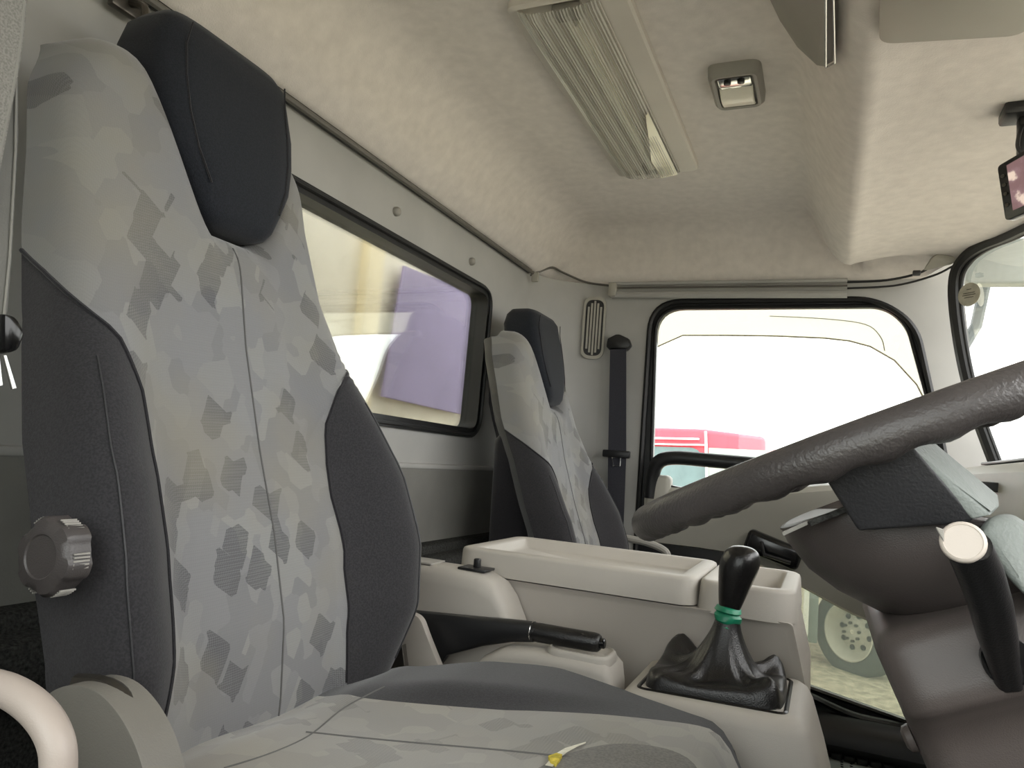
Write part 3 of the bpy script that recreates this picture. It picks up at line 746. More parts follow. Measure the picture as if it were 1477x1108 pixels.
# gear lever boot
gs = thing('gear_lever', 'black gear lever with leather boot and green tape around its neck', 'gear lever', (-.11, .96, .56))
ZBT = 0.5624
bx0, bx1, by0, by1 = -.192, -.034, .887, 1.034
N_ = 96; rings = []
cx_, cy_ = -.1045, .96
prf = [(0, 1.0, -.003), (.012, 1.0, .005), (.05, .98, .012), (.13, .88, .014), (.24, .74, .013), (.36, .60, .016), (.48, .49, .024), (.6, .40, .034), (.72, .31, .045), (.84, .24, .056), (.93, .20, .064), (1, .185, .071)]
for q, sc_, hz in prf:
    ring = []
    for k in range(N_):
        a = 2*pi*k/N_; c_, s_ = math.cos(a), math.sin(a)
        e = .35 + .65*q**.5
        bxr = (bx1-bx0)/2; byr = (by1-by0)/2
        X = sgn(c_)*abs(c_)**e*bxr*sc_; Y = sgn(s_)*abs(s_)**e*byr*sc_
        # corner folds pushed up, with creases between
        fold = (abs(math.sin(2*a))**3)*math.exp(-((q-.13)/.13)**2)
        wv = math.sin(9*a+1.3)*.0035*math.exp(-((q-.3)/.25)**2) + math.sin(17*a+q*9)*.0018*math.exp(-((q-.35)/.3)**2)
        amp = (.78 if s_ > 0 else .05) if c_ < 0 else (.5 if s_ > 0 else .45)
        ring.append(Vector(((bx0+bx1)/2 + (cx_-(bx0+bx1)/2)*q + X*(1+.05*fold), (by0+by1)/2 + (cy_-(by0+by1)/2)*q + Y*(1+.05*fold), ZBT + 1.13*hz + .038*fold*amp + wv)))
    rings.append(ring)
bo = loft('boot', rings, 'boot', gs, False, True, True, 80)
sb = bo.modifiers.new('sub', 'SUBSURF'); sb.levels = 1; sb.render_levels = 1
tube('boot_hem', ringxy(bx0-.003, bx1+.003, by0-.003, by1+.003, ZBT-.001, .012, .02), .003, 'gloss', gs, 6, True)
yg = .96
kn_ = [((1046, 905), (1060, 907)), ((1041, 890), (1062, 892)), ((1037, 878), (1068, 880)), ((1036, 860), (1077, 861)), ((1036, 840), (1086, 842)), ((1036, 822), (1095, 824)), ((1038, 808), (1098, 811)), ((1043, 797), (1096, 800)), ((1050, 790), (1090, 793)), ((1060, 786), (1078, 788))]
rings = []
for a, b in kn_[1:]:
    A, B = Q(*a, yg), Q(*b, yg); c = (A+B)/2; r = (B-A)/2
    rings.append([Vector((c.x + r.x*math.cos(2*pi*k/24), yg + .92*r.length*math.sin(2*pi*k/24), c.z + r.z*math.cos(2*pi*k/24))) for k in range(24)])
kb_ = loft('knob', rings, 'gloss', gs, True, True, True, 80)
sb = kb_.modifiers.new('sub', 'SUBSURF'); sb.levels = 2; sb.render_levels = 2
kb_.data.materials[0] = plastic('knob_leather', (22, 21, 21), .26, .05, .25, 500, .5, 20)
tp = Q(1047, 905, yg); tq = Q(1050, 884, yg)
lathe('tape', Q(1047, 908, yg), tq - tp, [(-.002, .0113), (0, .0141), (.0045, .0152), (.008, .0133), (.0113, .016), (.017, .0165), (.0203, .0136), (.0226, .0164), (.027, .0147), (.029, .0113)], 'tape', gs, 20,
      lambda u, h: 1 + .06*math.sin(u*2*pi*3+h*300))
# ================================================================== STEERING
WC = Vector((.06, .62, .872)); tilt = math.radians(26)
e1 = Vector((math.cos(tilt), 0, math.sin(tilt))); e2 = Vector((0, 1, 0)); ea = Vector((math.sin(tilt), 0, -math.cos(tilt)))
def Wp(u, y, d): return WC + e1*u + e2*y + ea*d
RC = Vector((.042, .66, .853)); rtl = math.radians(24.5)
f1 = Vector((math.cos(rtl), 0, math.sin(rtl))); fa = Vector((math.sin(rtl), 0, -math.cos(rtl)))
def Rp(u, y, d): return RC + f1*u + e2*y + fa*d
sw = thing('steering_wheel', 'large dark leather steering wheel with wavy grip across the right foreground', 'steering wheel', WC)
RW, rt = .2, .0128
NR, NS = 240, 20; v = []; f = []
for i in range(NR):
    a = 2*pi*i/NR
    for j in range(NS):
        b = 2*pi*j/NS
        low = max(0, math.cos(b-2.2*0-pi*.62))     # inner underside
        wave = 1 - .26*(low**1.5)*(.5-.5*math.cos(a*38))
        rr = rt*wave
        rho = RW + rr*math.cos(b)
        v.append(Rp(rho*math.cos(a), rho*math.sin(a), rr*math.sin(b)*1.12))
for i in range(NR):
    for j in range(NS): f.append((i*NS+j, i*NS+(j+1) % NS, ((i+1) % NR)*NS+(j+1) % NS, ((i+1) % NR)*NS+j))
obj('rim', v, f, 'leather', sw)
# broad spoke dropping from the near side of the rim to the hub, and the hub block ahead of it
def chunk(name, near, back, mat, bev=.010):
    return hull(name, [Q(*p) for p in near] + [Q(*p) for p in back], mat, sw, bev, 4, 80)
tag(chunk('spoke', [(1186, 684, .481), (1215, 655, .475), (1300, 625, .469), (1312, 660, .476), (1238, 766, .497), (1296, 759, .496), (1398, 755, .495), (1406, 748, .4935)],
      [(1215, 640, .55), (1300, 625, .55), (1390, 735, .55), (1245, 752, .57)], 'spoke', .010), 'broad dark spoke')
tag(chunk('spoke_lit_edge', [(1306, 640, .477), (1318, 660, .479), (1402, 750, .493), (1432, 742, .496)], [(1345, 636, .51), (1442, 716, .55), (1442, 732, .53), (1320, 640, .55), (1400, 735, .56)], 'hubpad', .018), 'rounded edge of the spoke, coloured pale for the light on it')  # pale colour stands for windscreen light caught on the rounding
tag(chunk('hub_pad', [(1402, 760, .492), (1446, 738, .50), (1500, 772, .50), (1520, 900, .47), (1455, 838, .478)], [(1500, 765, .62), (1452, 736, .60), (1500, 860, .60), (1420, 780, .60)], 'hubpad', .014), 'grey padded hub side')
chunk('hub_core', [(1250, 748, .56), (1400, 745, .56), (1420, 790, .56), (1270, 800, .56)], [(1265, 745, .74), (1380, 740, .74), (1390, 780, .74), (1280, 790, .74)], 'spoke', .01)
chunk('spoke', [(1240, 740, .72), (1330, 725, .72), (1330, 745, .72), (1250, 760, .72)], [(1210, 690, .845), (1290, 655, .845), (1292, 668, .845), (1212, 704, .845)], 'spoke', .006)

# column shroud (bowl under the hub)
cs = thing('column_shroud', 'dark brown plastic bowl shaped cover under the steering wheel hub', 'steering column cover', Wp(0, 0, .12))
rings = []
for d_, u0, u1, yy in [(.040, -.116, .02, .100), (.042, -.120, .025, .104), (.052, -.120, .03, .106), (.075, -.114, .05, .106), (.095, -.102, .07, .102), (.115, -.084, .085, .094), (.126, -.068, .08, .084), (.131, -.05, .07, .07)]:
    c = (u0+u1)/2; r = (u1-u0)/2
    ring = []
    for k in range(40):
        u = c + r*sgn(math.cos(2*pi*k/40))*abs(math.cos(2*pi*k/40))**.75
        ring.append(Wp(u, yy*sgn(math.sin(2*pi*k/40))*abs(math.sin(2*pi*k/40))**.75, max(d_, min(.128, d_*.3 + .7*(.04 + .8*max(0, u+.066))))))
    rings.append(ring)
loft('shell', rings, 'shroud', cs, True, True, True, 50)
tube('rim_edge', rings[1], .0012, 'shroud', cs, 6, True)
prism('gap', [Q(1166, 752, .51), Q(1240, 722, .51), Q(1240, 731, .51), Q(1170, 759, .51)], (0, .01, 0), 'carpet', cs)
prism('gap_light', [Q(1128, 768, .515), Q(1164, 752, .515), Q(1165, 757, .515), Q(1130, 773, .515)], (0, .006, 0), 'greyplastic', cs)  # pale strip stands in for light seen through the gap
tube('neck', [Wp(0, 0, .125), Wp(0, 0, .16)], .06, 'black', cs, 20)
# lower column cover
lc = thing('column_cover', 'big brown plastic lower steering column cover at the right edge', 'steering column cover', Wp(.05, 0, .5))
def cov(d_, u0, u1, y0, y1, r): return [Wp(p.x, p.y, d_) for p in roundpoly([(u0, y0, 0), (u1, y0, 0), (u1, y1, 0), (u0, y1, 0)], r, 7)]
loft('upper_body', [cov(.118, -.076, .30, -.088, .11, .02), cov(.121, -.088, .30, -.098, .12, .022), cov(.130, -.093, .30, -.104, .122, .022), cov(.155, -.0935, .30, -.108, .124, .022), cov(.163, -.0935, .30, -.110, .124, .022), cov(.169, -.094, .30, -.106, .124, .022), cov(.180, -.0945, .30, -.086, .124, .02), cov(.20, -.095, .30, -.082, .124, .02), cov(.30, -.099, .30, -.088, .124, .02), cov(.60, -.11, .30, -.088, .124, .02)], 'column', lc, True, True, True, 50)
lathe('screw_boss', Wp(-.095, -.06, .19), -e1, [(0, .009), (.004, .008), (.006, .005)], 'column', lc, 12)
# lever with round cap in a dark slot
lv = thing('column_lever', 'thick black column lever with a round pale cap near the right edge', 'lever', Q(1450, 975, .51))
def lring(c, w, h, ax): 
    ax = Vector(ax).normalized(); u = Vector((1, 0, .2)); u = (u - ax*u.dot(ax)).normalized(); w_ = ax.cross(u)
    out = []
    for k in range(28):
        a = 2*pi*k/28; g_ = 1 - .22*max(0, math.cos(a - pi/2))**6 - .22*max(0, math.cos(a + pi/2))**6
        out.append(Vector(c) + u*math.cos(a)*w*g_ + w_*math.sin(a)*h*g_)
    return out
pth = [(Q(1455, 985, .515), .0075, .008), (Q(1447, 955, .503), .0080, .009), (Q(1438, 915, .482), .0098, .010), (Q(1428, 870, .462), .0104, .011), (Q(1413, 825, .444), .0108, .011), (Q(1397, 790, .428), .0104, .0105)]
pp = [p[0] for p in pth]
loft('lever_arm', [lring(p, w, h, pp[min(i+1, 5)]-pp[max(i-1, 0)]) for i, (p, w, h) in enumerate(pth)], 'black', lv, True, True, True, 60)
cdir = (Vector(CAM) - pp[-1]).normalized() + Vector((0, 0, .25))
cc0 = Q(1389, 781, .424)
tag(lathe('cap', cc0 - cdir.normalized()*.006, cdir, [(0, .0092), (.003, .0103), (.005, .0103), (.006, .0096), (.0063, .0086), (.006, .0084), (.006, .0005)], plastic('cap_plastic', (196, 186, 176), .4, .03, .05, 800), lv, 32), 'round pale beige cap')
hull('cap_ear', [cc0 + Vector((-.008, 0, .005)), cc0 + Vector((-.0125, -.001, .0062)), cc0 + Vector((-.008, 0, -.002)), cc0 + Vector((-.009, .006, .003))], 'greyplastic', lv, .0005, 1)
slot = roundpoly([Q(1405, 930, .513), Q(1470, 915, .513), Q(1500, 960, .513), Q(1490, 985, .513), Q(1425, 985, .513)], .01, 5)
prism('slot', [Vector((p.x, .508, p.z)) for p in slot], (0, .01, 0), 'gloss', lv, .001, 1)
# ================================================================== DASHBOARD
db = thing('dashboard', 'pale grey passenger side dashboard under the windscreen', 'dashboard', (.42, 1.5, .6))
rows = []
for y in [.80, .95, 1.1, 1.3, 1.5, 1.7, 1.85, 1.95, 2.02, 2.06]:
    xe = xw(y) + .15; x0 = .265 + .0*sstep(1.7, 2.06, y); dd = .02*sstep(1.9, 2.06, y)
    rows.append([Vector((xe+.2, y, .40)), Vector((xe+.2, y, .884)), Vector((xe, y, .884)), Vector((x0+.10, y, .884)), Vector((x0+.06, y, .882)), Vector((x0+.03, y, .874)), Vector((x0+.015, y, .858)), Vector((x0+.012+dd, y, .80)), Vector((x0+.02+dd, y, .72)), Vector((x0+.05+dd, y, .60)), Vector((x0+.09+dd, y, .40))])
loft('body', rows, 'trim', db, True, True, True, 40)
box('top_slot', (.345, 1.72, .886), (.05, .42, .006), 'black', db, bev=.002)
hull('vent', [at(1418, 695, 'y', 1.55)+Vector((dx_, 0, 0)) for dx_ in (0, .0)] + [at(1458, 698, 'y', 1.55), at(1450, 712, 'y', 1.55), at(1425, 708, 'y', 1.55)] + [p + Vector((-.01, -.03, 0)) for p in (at(1418, 695, 'y', 1.55), at(1458, 698, 'y', 1.55), at(1450, 712, 'y', 1.55), at(1425, 708, 'y', 1.55))], 'black', db, .002, 1)

# ================================================================== OVERHEAD
# fluorescent ceiling light
cl = thing('ceiling_light', 'long ceiling light with a ribbed clear lens and grey surround', 'ceiling light', (-.4, 1.36, 1.55))
zc = 1.552
def crect(x0, x1, y0, y1, z, r): return [Vector((p.x, p.y, z)) for p in roundpoly([(x0, y0, 0), (x1, y0, 0), (x1, y1, 0), (x0, y1, 0)], r, 5)]
X0, X1, Y0, Y1 = -.500, -.302, .995, 1.712
LX0, LX1, LY0, LY1 = -.482, -.345, .996, 1.715
rings = [crect(X0, X1, Y0-.0, Y1, zc, .018), crect(X0, X1, Y0, Y1, zc-.012, .018), crect(X0+.004, X1-.004, Y0+.004, Y1-.004, zc-.016, .016), crect(LX0, LX1, LY0+.004, LY1-.012, zc-.018, .006), crect(LX0, LX1, LY0+.004, LY1-.012, zc-.004, .006)]
loft('surround', rings, plastic('lamp_surround', (205, 200, 192), .5, .02, .1, 900), cl, True, True, True, 40)
tb = tube('fluorescent_tube', [(-.405, 1.06, zc-.012), (-.405, 1.66, zc-.012)], .013, plastic('tube_glass', (235, 232, 220), .3, .01, 0), cl, 12)
box('lamp_holder', (-.405, 1.035, zc-.012), (.05, .03, .018), 'greyplastic', cl)
box('lamp_holder', (-.405, 1.675, zc-.012), (.05, .03, .018), 'greyplastic', cl)
# ribbed lens: fine lengthwise prisms
nrib = 30; v = []; f = []
xs_ = [LX0 + (LX1-LX0)*k/(2*nrib) for k in range(2*nrib+1)]
for k, x in enumerate(xs_):
    u = (x-LX0)/(LX1-LX0); bow = .012*(1-(2*u-1)**4)
    z = zc - .020 - bow - (.0035 if k % 2 else 0)
    v += [(x, LY0+.005, z+.004), (x, LY0+.02, z), (x, LY1-.03, z), (x, LY1-.014, z+.006)]
for k in range(2*nrib):
    for j in range(3): f.append((4*k+j, 4*k+4+j, 4*k+5+j, 4*k+1+j))
lens = NT('ribbed_lens'); lb = lens.b; lens.n.remove(lb)
tr_ = lens.node('ShaderNodeBsdfTransparent'); tr_.inputs[0].default_value = (.93, .93, .90, 1)
gl_ = lens.node('ShaderNodeBsdfGlossy'); gl_.inputs['Roughness'].default_value = .12
dl_ = lens.node('ShaderNodeBsdfDiffuse'); dl_.inputs[0].default_value = (.80, .79, .75, 1)
m1 = lens.node('ShaderNodeMixShader'); 
lw1 = lens.node('ShaderNodeTexWave', wave_type='BANDS', bands_direction='X'); lw1.inputs['Scale'].default_value = 56  # bands paint the ribs' light and dark into the lens
lens.link(lens.coords(), lw1.inputs['Vector'])
lm1 = lens.node('ShaderNodeMapRange'); lm1.inputs[3].default_value = .10; lm1.inputs[4].default_value = .62
lens.link(lw1.outputs['Fac'], lm1.inputs[0]); lens.link(lm1.outputs[0], m1.inputs[0]); lens.link(tr_.outputs[0], m1.inputs[1]); lens.link(dl_.outputs[0], m1.inputs[2])
m2 = lens.node('ShaderNodeMixShader'); m2.inputs[0].default_value = .14; lens.link(m1.outputs[0], m2.inputs[1]); lens.link(gl_.outputs[0], m2.inputs[2])
lens.link(m2.outputs[0], lens.n['Material Output'].inputs[0])
tag(obj('lens', v, f, lens.m, cl, False), 'clear ribbed lens')
# loose plastic slip lying inside the lens edge
v = []; f = []
for k in range(13):
    y = 1.37 + .325*k/12; w_ = .004 + .036*min(1, k/8)
    v += [(LX1-.004-w_, y, zc-.034-.002*math.sin(k)), (LX1-.004, y, zc-.027)]
f = [(2*i, 2*i+1, 2*i+3, 2*i+2) for i in range(12)]
tag(obj('clear_slip', v, f, plastic('clear_slip', (238, 235, 215), .25, .02, 0), cl), 'bright strip at the lens edge')
# small dome lamp
dl = thing('dome_lamp', 'small square ceiling lamp with a white lens in a grey bezel', 'ceiling lamp', (-.172, 1.345, 1.55))
bz = [crect(-.222, -.128, 1.272, 1.412, 1.553, .02), crect(-.221, -.129, 1.273, 1.411, 1.535, .02), crect(-.215, -.135, 1.279, 1.405, 1.528, .016), crect(-.209, -.141, 1.285, 1.399, 1.529, .01), crect(-.207, -.143, 1.287, 1.397, 1.536, .01)]
loft('bezel', bz, 'greyplastic', dl, True, True, True, 40)
v = []; f = []
for j in range(9):
    y = 1.325 + .071*j/8; zz = 1.530 - .010*math.sin(pi*j/8)**.7
    v += [(-.205, y, zz+.003), (-.203, y, zz), (-.147, y, zz), (-.145, y, zz+.003)]
f = [(4*j+k, 4*j+k+1, 4*j+k+5, 4*j+k+4) for j in range(8) for k in range(3)]
obj('lens', v, f, plastic('white_lens', (240, 236, 222), .3, .02, 0), dl)
box('reflector', (-.175, 1.306, 1.531), (.058, .034, .004), 'chrome', dl)
for dx_ in (-.012, .012): lathe('switch_stud', (-.175+dx_, 1.298, 1.530), (0, 0, -1), [(0, .007), (.006, .0065), (.007, .004)], 'black', dl, 12)
# overhead storage flap edge (grey wedge with a metal lip)
ob = thing('overhead_bracket', 'grey wedge shaped overhead storage panel with a bright metal lip', 'overhead storage', (-.03, 1.0, 1.45))
za = 1.455
pa = [at(1108, -6, 'z', 1.535), at(1125, 30, 'z', 1.52), at(1150, 68, 'z', 1.49), at(1178, 94, 'z', 1.438), at(1190, 96, 'z', 1.415), at(1190, -6, 'z', 1.415)]
pb_ = [p + Vector((.02, .0, .05)) for p in pa]
v = pa + pb_; n6 = 6
obj_a('panel', v, [tuple(range(6)), tuple(range(11, 5, -1))] + [(i, (i+1) % 6, 6+(i+1) % 6, 6+i) for i in range(6)], 'greyplastic', ob, False, 30)
tube('lip', [at(px, py, 'z', 1.405) for px, py in ((1191, -6), (1191, 40), (1191, 97), (1204, 91), (1203, 40), (1202, -6))], .0014, 'chrome', ob, 6)
sl_ = [at(px, py, 'z', 1.408) for px, py in ((1193, -6), (1201, -6), (1202, 88), (1193, 93))]
prism('slot', sl_, (0, 0, .025), plastic('slot_grey', (92, 90, 86), .5, .03, 0), ob)
# sun visor folded flat against the liner
sv = thing('sun_visor', 'smooth grey sun visor folded up at the top right', 'sun visor', (.17, 1.0, 1.37))
vz = 1.375
vl = roundpoly([at(1269, -30, 'z', vz), at(1268, 64, 'z', vz), at(1470, 52, 'z', vz), at(1500, 30, 'z', vz), at(1500, -30, 'z', vz)], .02, 6)
prism('panel', vl, (0, 0, .014), 'trim', sv, .005, 3)
tube('pivot_rod', [at(1500, 5, 'z', vz+.006), at(1440, 2, 'z', vz+.006), at(1440, -30, 'z', vz+.006)], .004, 'greyplastic', sv, 8)
# camera monitor hung from the liner
mo = thing('camera_monitor', 'small black framed camera monitor hanging at the right edge', 'monitor', at(1462, 270, 'y', 1.2))
my = 1.2
q = [at(1438, 240, 'y', my), at(1450, 319, 'y', my), at(1530, 285, 'y', my-.06), at(1520, 192, 'y', my-.06)]
nrm = (q[1]-q[0]).cross(q[3]-q[0]).normalized()
if nrm.dot(Vector(CAM)-q[0]) < 0: nrm = -nrm
prism('housing', roundpoly(q, .006, 4), -nrm*.014, 'screenoff', mo, .002, 2)
def mq(a, b): return (q[0]*(1-b)+q[1]*b)*(1-a) + (q[3]*(1-b)+q[2]*b)*a
scr = NT('screen_picture'); co = scr.coords()
vv_ = scr.node('ShaderNodeTexNoise'); vv_.inputs['Scale'].default_value = 45; vv_.inputs['Detail'].default_value = 5; scr.link(co, vv_.inputs['Vector'])
rr_ = scr.node('ShaderNodeValToRGB'); rr_.color_ramp.elements[0].position = .42; rr_.color_ramp.elements[0].color = lin((110, 84, 84)); rr_.color_ramp.elements[1].position = .60; rr_.color_ramp.elements[1].color = lin((196, 176, 160))
ee = rr_.color_ramp.elements.new(.52); ee.color = lin((122, 96, 98))
scr.link(vv_.outputs[0], rr_.inputs[0]); scr.b.inputs['Base Color'].default_value = (0.01, .01, .01, 1)
scr.link(rr_.outputs[0], scr.b.inputs['Emission Color']); scr.b.inputs['Emission Strength'].default_value = 1.0; scr.b.inputs['Roughness'].default_value = .15
obj('screen', [mq(.17, .08)+nrm*.0006, mq(.17, .88)+nrm*.0006, mq(.95, .88)+nrm*.0006, mq(.95, .08)+nrm*.0006], [(0, 1, 2, 3)], scr.m, mo, False)
for b in (.22, .38, .54, .74):
    c = mq(.075, b); lathe('button', c, nrm, [(0, .0028), (.0012, .0025), (.0014, .0018)], 'steel', mo, 10)
box('mount_arm', at(1478, 200, 'y', 1.27), (.02, .02, .07), 'black', mo, bev=.006)
mb = at(1472, 163, 'y', 1.27)
box('mount_base', mb, (.05, .05, .02), 'black', mo, bev=.005)
mod_ = tube('cable', smoothpath([at(1477, 175, 'y', 1.27), at(1470, 195, 'y', 1.25), at(1468, 212, 'y', 1.24), at(1474, 222, 'y', 1.24)], 5), .003, 'black', mo, 6)

# ================================================================== RAILS AND SIDE TRIM
cr = thing('curtain_rail', 'thin dark curtain rail along the top of the rear wall', 'curtain rail', (-.83, 1.3, 1.38))
tube('rail', [(-.832, -.1, 1.377), (-.832, 2.0, 1.377)], .0055, 'wire', cr, 8)
box('rail_channel', (-.843, .95, 1.383), (.012, 2.1, .012), 'gloss', cr, bev=.001)
box('end_bracket', (-.825, 2.0, 1.365), (.022, .012, .03), 'trim', cr, bev=.003)
for i, (px, py) in enumerate([(415, 212), (576, 305), (684, 377)]):
    p = at(px, py, 'x', XR+.01)
    lathe('wall_plug', p, (1, 0, 0), [(-.012, .010), (-.004, .010), (0, .008), (.002, .004)], 'greyplastic', wr, 12)
p = at(185, 6, 'x', XR+.02)
ch = thing('coat_hook', 'dark coat hook at the top left of the rear wall', 'hook', p)
box('plate', p, (.012, .05, .03), 'steel', ch, bev=.003)
tube('hook', smoothpath([p+Vector((.004, .0, 0)), p+Vector((.03, 0, -.01)), p+Vector((.035, 0, -.03)), p+Vector((.028, 0, -.04))], 5), .005, 'steel', ch, 8)
tube('hook', smoothpath([p+Vector((.004, .035, 0)), p+Vector((.03, .035, -.01)), p+Vector((.035, .035, -.03)), p+Vector((.028, .035, -.04))], 5), .005, 'steel', ch, 8)
lw_ = smoothpath([at(765, 397, 'y', 2.02), at(778, 392, 'y', 2.06), at(797, 386, 'y', 2.10), at(812, 393, 'y', 2.14), at(845, 407, 'y', 2.185), at(880, 412, 'y', 2.19)], 6)
wrp = tube('corner_wire', lw_, .0035, 'wire', None, 6); tag(wrp, 'thin wire trim curving round the rear corner', 'wire trim')
# side rail above the door
sr = thing('side_rail', 'grey double rail along the roof edge above the passenger door', 'rail', (-.3, 2.19, 1.38))
def rail(name, a, b, r, mat, dy=.0): tube(name, [S(*a)+Vector((0, -.012-dy, 0)), S(*b)+Vector((0, -.012-dy, 0))], r, mat, sr, 8)
rail('upper_rail', (880, 411), (1222, 406), .006, 'wall'); rail('lower_rail', (884, 427), (1222, 426), .011, 'wall'); rail('groove', (884, 417), (1222, 414), .003, 'wire', .004)
box('end_cap', S(886, 420)+Vector((0, -.012, 0)), (.025, .03, .045), 'trim', sr, bev=.006)
tl = smoothpath([S(1222, 408)+Vector((0, -.01, 0)), at(1280, 404, 'y', 2.17), at(1330, 392, 'y', 2.13), at(1355, 372, 'y', 2.08)], 6)
tr2 = tube('trim_2', tl, .0035, 'black', None, 6); tag(tr2, 'dark joint line of the roof trim above the door front', 'trim', kind='structure')
tl = smoothpath([S(1222, 417)+Vector((0, -.01, 0)), at(1290, 412, 'y', 2.17), at(1345, 398, 'y', 2.13), at(1374, 384, 'y', 2.09)], 6)
tr3 = tube('trim_3', tl, .003, 'black', None, 6); tag(tr3, 'lower joint line of the roof trim running to the windscreen corner', 'trim', kind='structure')
gp = thing('grip_pad', 'grey clip pad at the windscreen end of the roof trim', 'clip', at(1358, 378, 'y', 2.06))
hull('pad', [at(1345, 372, 'y', 2.06), at(1352, 366, 'y', 2.06), at(1388, 372, 'y', 2.06), at(1372, 382, 'y', 2.06), at(1330, 392, 'y', 2.08)] + [at(1345, 372, 'y', 2.06)+Vector((0, .03, .01)), at(1388, 372, 'y', 2.06)+Vector((0, .03, .01))], 'trim', gp, .003, 2)
box('clip', at(1322, 394, 'y', 2.08), (.018, .015, .012), 'black', gp, bev=.002)
# air vent grille in the corner
vg = thing('vent_grille', 'tall narrow vent grille with vertical slots in the rear corner', 'vent', (-.72, 2.14, 1.25))
va = Vector((-.66 - .19*math.sin(.16) + .0015, 2.01 + .19*math.cos(.16) - .009, 1.245))
na = Vector((math.sin(.16), -math.cos(.16), 0)); ta = Vector((math.cos(.16), math.sin(.16), 0)); ua = Vector((0, 0, 1))
def vp_(a, b, d=0): return va + ta*a + ua*b + na*d
lo_ = roundpoly([vp_(-.036, -.10), vp_(.036, -.10), vp_(.036, .10), vp_(-.036, .10)], .030, 8)
li_ = roundpoly([vp_(-.029, -.09), vp_(.029, -.09), vp_(.029, .09), vp_(-.029, .09)], .025, 8)
frame('surround', li_, lo_, na*.006, 'trim', vg)
prism('backing', li_, na*.001, 'black', vg)
for k in range(5):
    a = -.0195 + .00975*k; hh = .087 - .008*abs(k-2)**1.3
    prism('louver', [vp_(a-.003, -hh, .001), vp_(a+.003, -hh, .001), vp_(a+.003, hh, .001), vp_(a-.003, hh, .001)], na*.004, 'trim', vg)
# passenger seat belt
pbl = thing('seat_belt', 'dark seat belt hanging on the pillar behind the passenger seat', 'seat belt', (-.585, 2.17, 1.18))
yb2 = 2.165
hull('guide', [at(*p, 'y', yb2) for p in [(876, 488), (874, 500), (888, 482), (893, 482), (906, 488), (909, 498), (902, 505), (880, 506)]] + [at(*p, 'y', yb2)+Vector((0, .03, 0)) for p in [(876, 488), (874, 500), (888, 482), (893, 482), (906, 488), (909, 498), (902, 505), (880, 506)]], 'black', pbl, .004, 2)
prism('webbing', [at(*p, 'y', yb2) for p in [(880, 502), (903, 502), (903, 660), (898, 790), (876, 790), (877, 660)]], (0, .003, 0), 'webbing', pbl)
box('tongue_body', at(889, 655, 'y', yb2-.006), (.085, .014, .022), 'black', pbl, bev=.004)
tg = [at(*p, 'y', yb2-.008) for p in [(883, 660), (895, 660), (894, 672), (884, 672)]]
tube('tongue', tg, .0022, 'chrome', pbl, 6, True)
# driver's belt at the left edge
dbl = thing('seat_belt', 'grey belt strap and buckle hanging at the far left edge', 'seat belt', (-.5, .28, 1.2))
def L(px, py, x=-.5): return at(px, py, 'x', x)
prism('webbing', [L(-40, -10), L(36, -10), L(30, 60), L(20, 118), L(5, 200), L(-20, 330), L(-60, 330)], (.003, 0, 0), 'greyweb', dbl)
tube('webbing_edge', [L(37, -10, -.497), L(30, 60, -.497), L(21, 118, -.497), L(5, 200, -.497), L(-10, 270, -.497)], .0009, 'seamlight', dbl, 6)
prism('lower_strap', [L(-20, 240, -.505), L(22, 112, -.505), L(22, 200, -.505), L(12, 380, -.505), L(4, 480, -.505), L(-30, 480, -.505)], (.003, 0, 0), plastic('strap_cloth', (96, 95, 90), .8, .05, .2), dbl)
tube('strap_edge', [L(23, 115, -.501), L(22, 220, -.501), L(14, 370, -.501), L(4, 470, -.501)], .0008, 'seamlight', dbl, 6)
hull('tongue_body', [L(-10, 452), L(8, 458), L(22, 478), L(22, 492), L(10, 510), L(-10, 512)] + [L(-10, 452)+Vector((.012, 0, 0)), L(8, 458)+Vector((.012, 0, 0)), L(20, 480)+Vector((.012, 0, 0)), L(10, 506)+Vector((.012, 0, 0)), L(-10, 506)+Vector((.012, 0, 0))], 'gloss', dbl, .002, 2)
for a, b in (((2, 512), (22, 560)), ((-8, 512), (2, 556))):
    hull('tongue', [L(*a), L(a[0]+5, a[1]), L(*b), L(b[0]-7, b[1]+2)] + [L(*a)+Vector((.002, 0, 0)), L(a[0]+5, a[1])+Vector((.002, 0, 0)), L(*b)+Vector((.002, 0, 0)), L(b[0]-7, b[1]+2)+Vector((.002, 0, 0))], 'chrome', dbl, .0003, 1)
# curved beige grab handle at the lower left
gh = tube('grab_handle', smoothpath([Q(-80, 975, .21), Q(-30, 985, .21), Q(20, 1000, .21), Q(60, 1032, .21), Q(82, 1075, .21), Q(84, 1130, .21), Q(84, 1200, .21)], 6), .0068, plastic('handle_plastic', (164, 153, 144), .45, .02, .1, 1200), None, 16)
tag(gh, 'curved pale beige grab handle at the bottom left corner', 'grab handle')
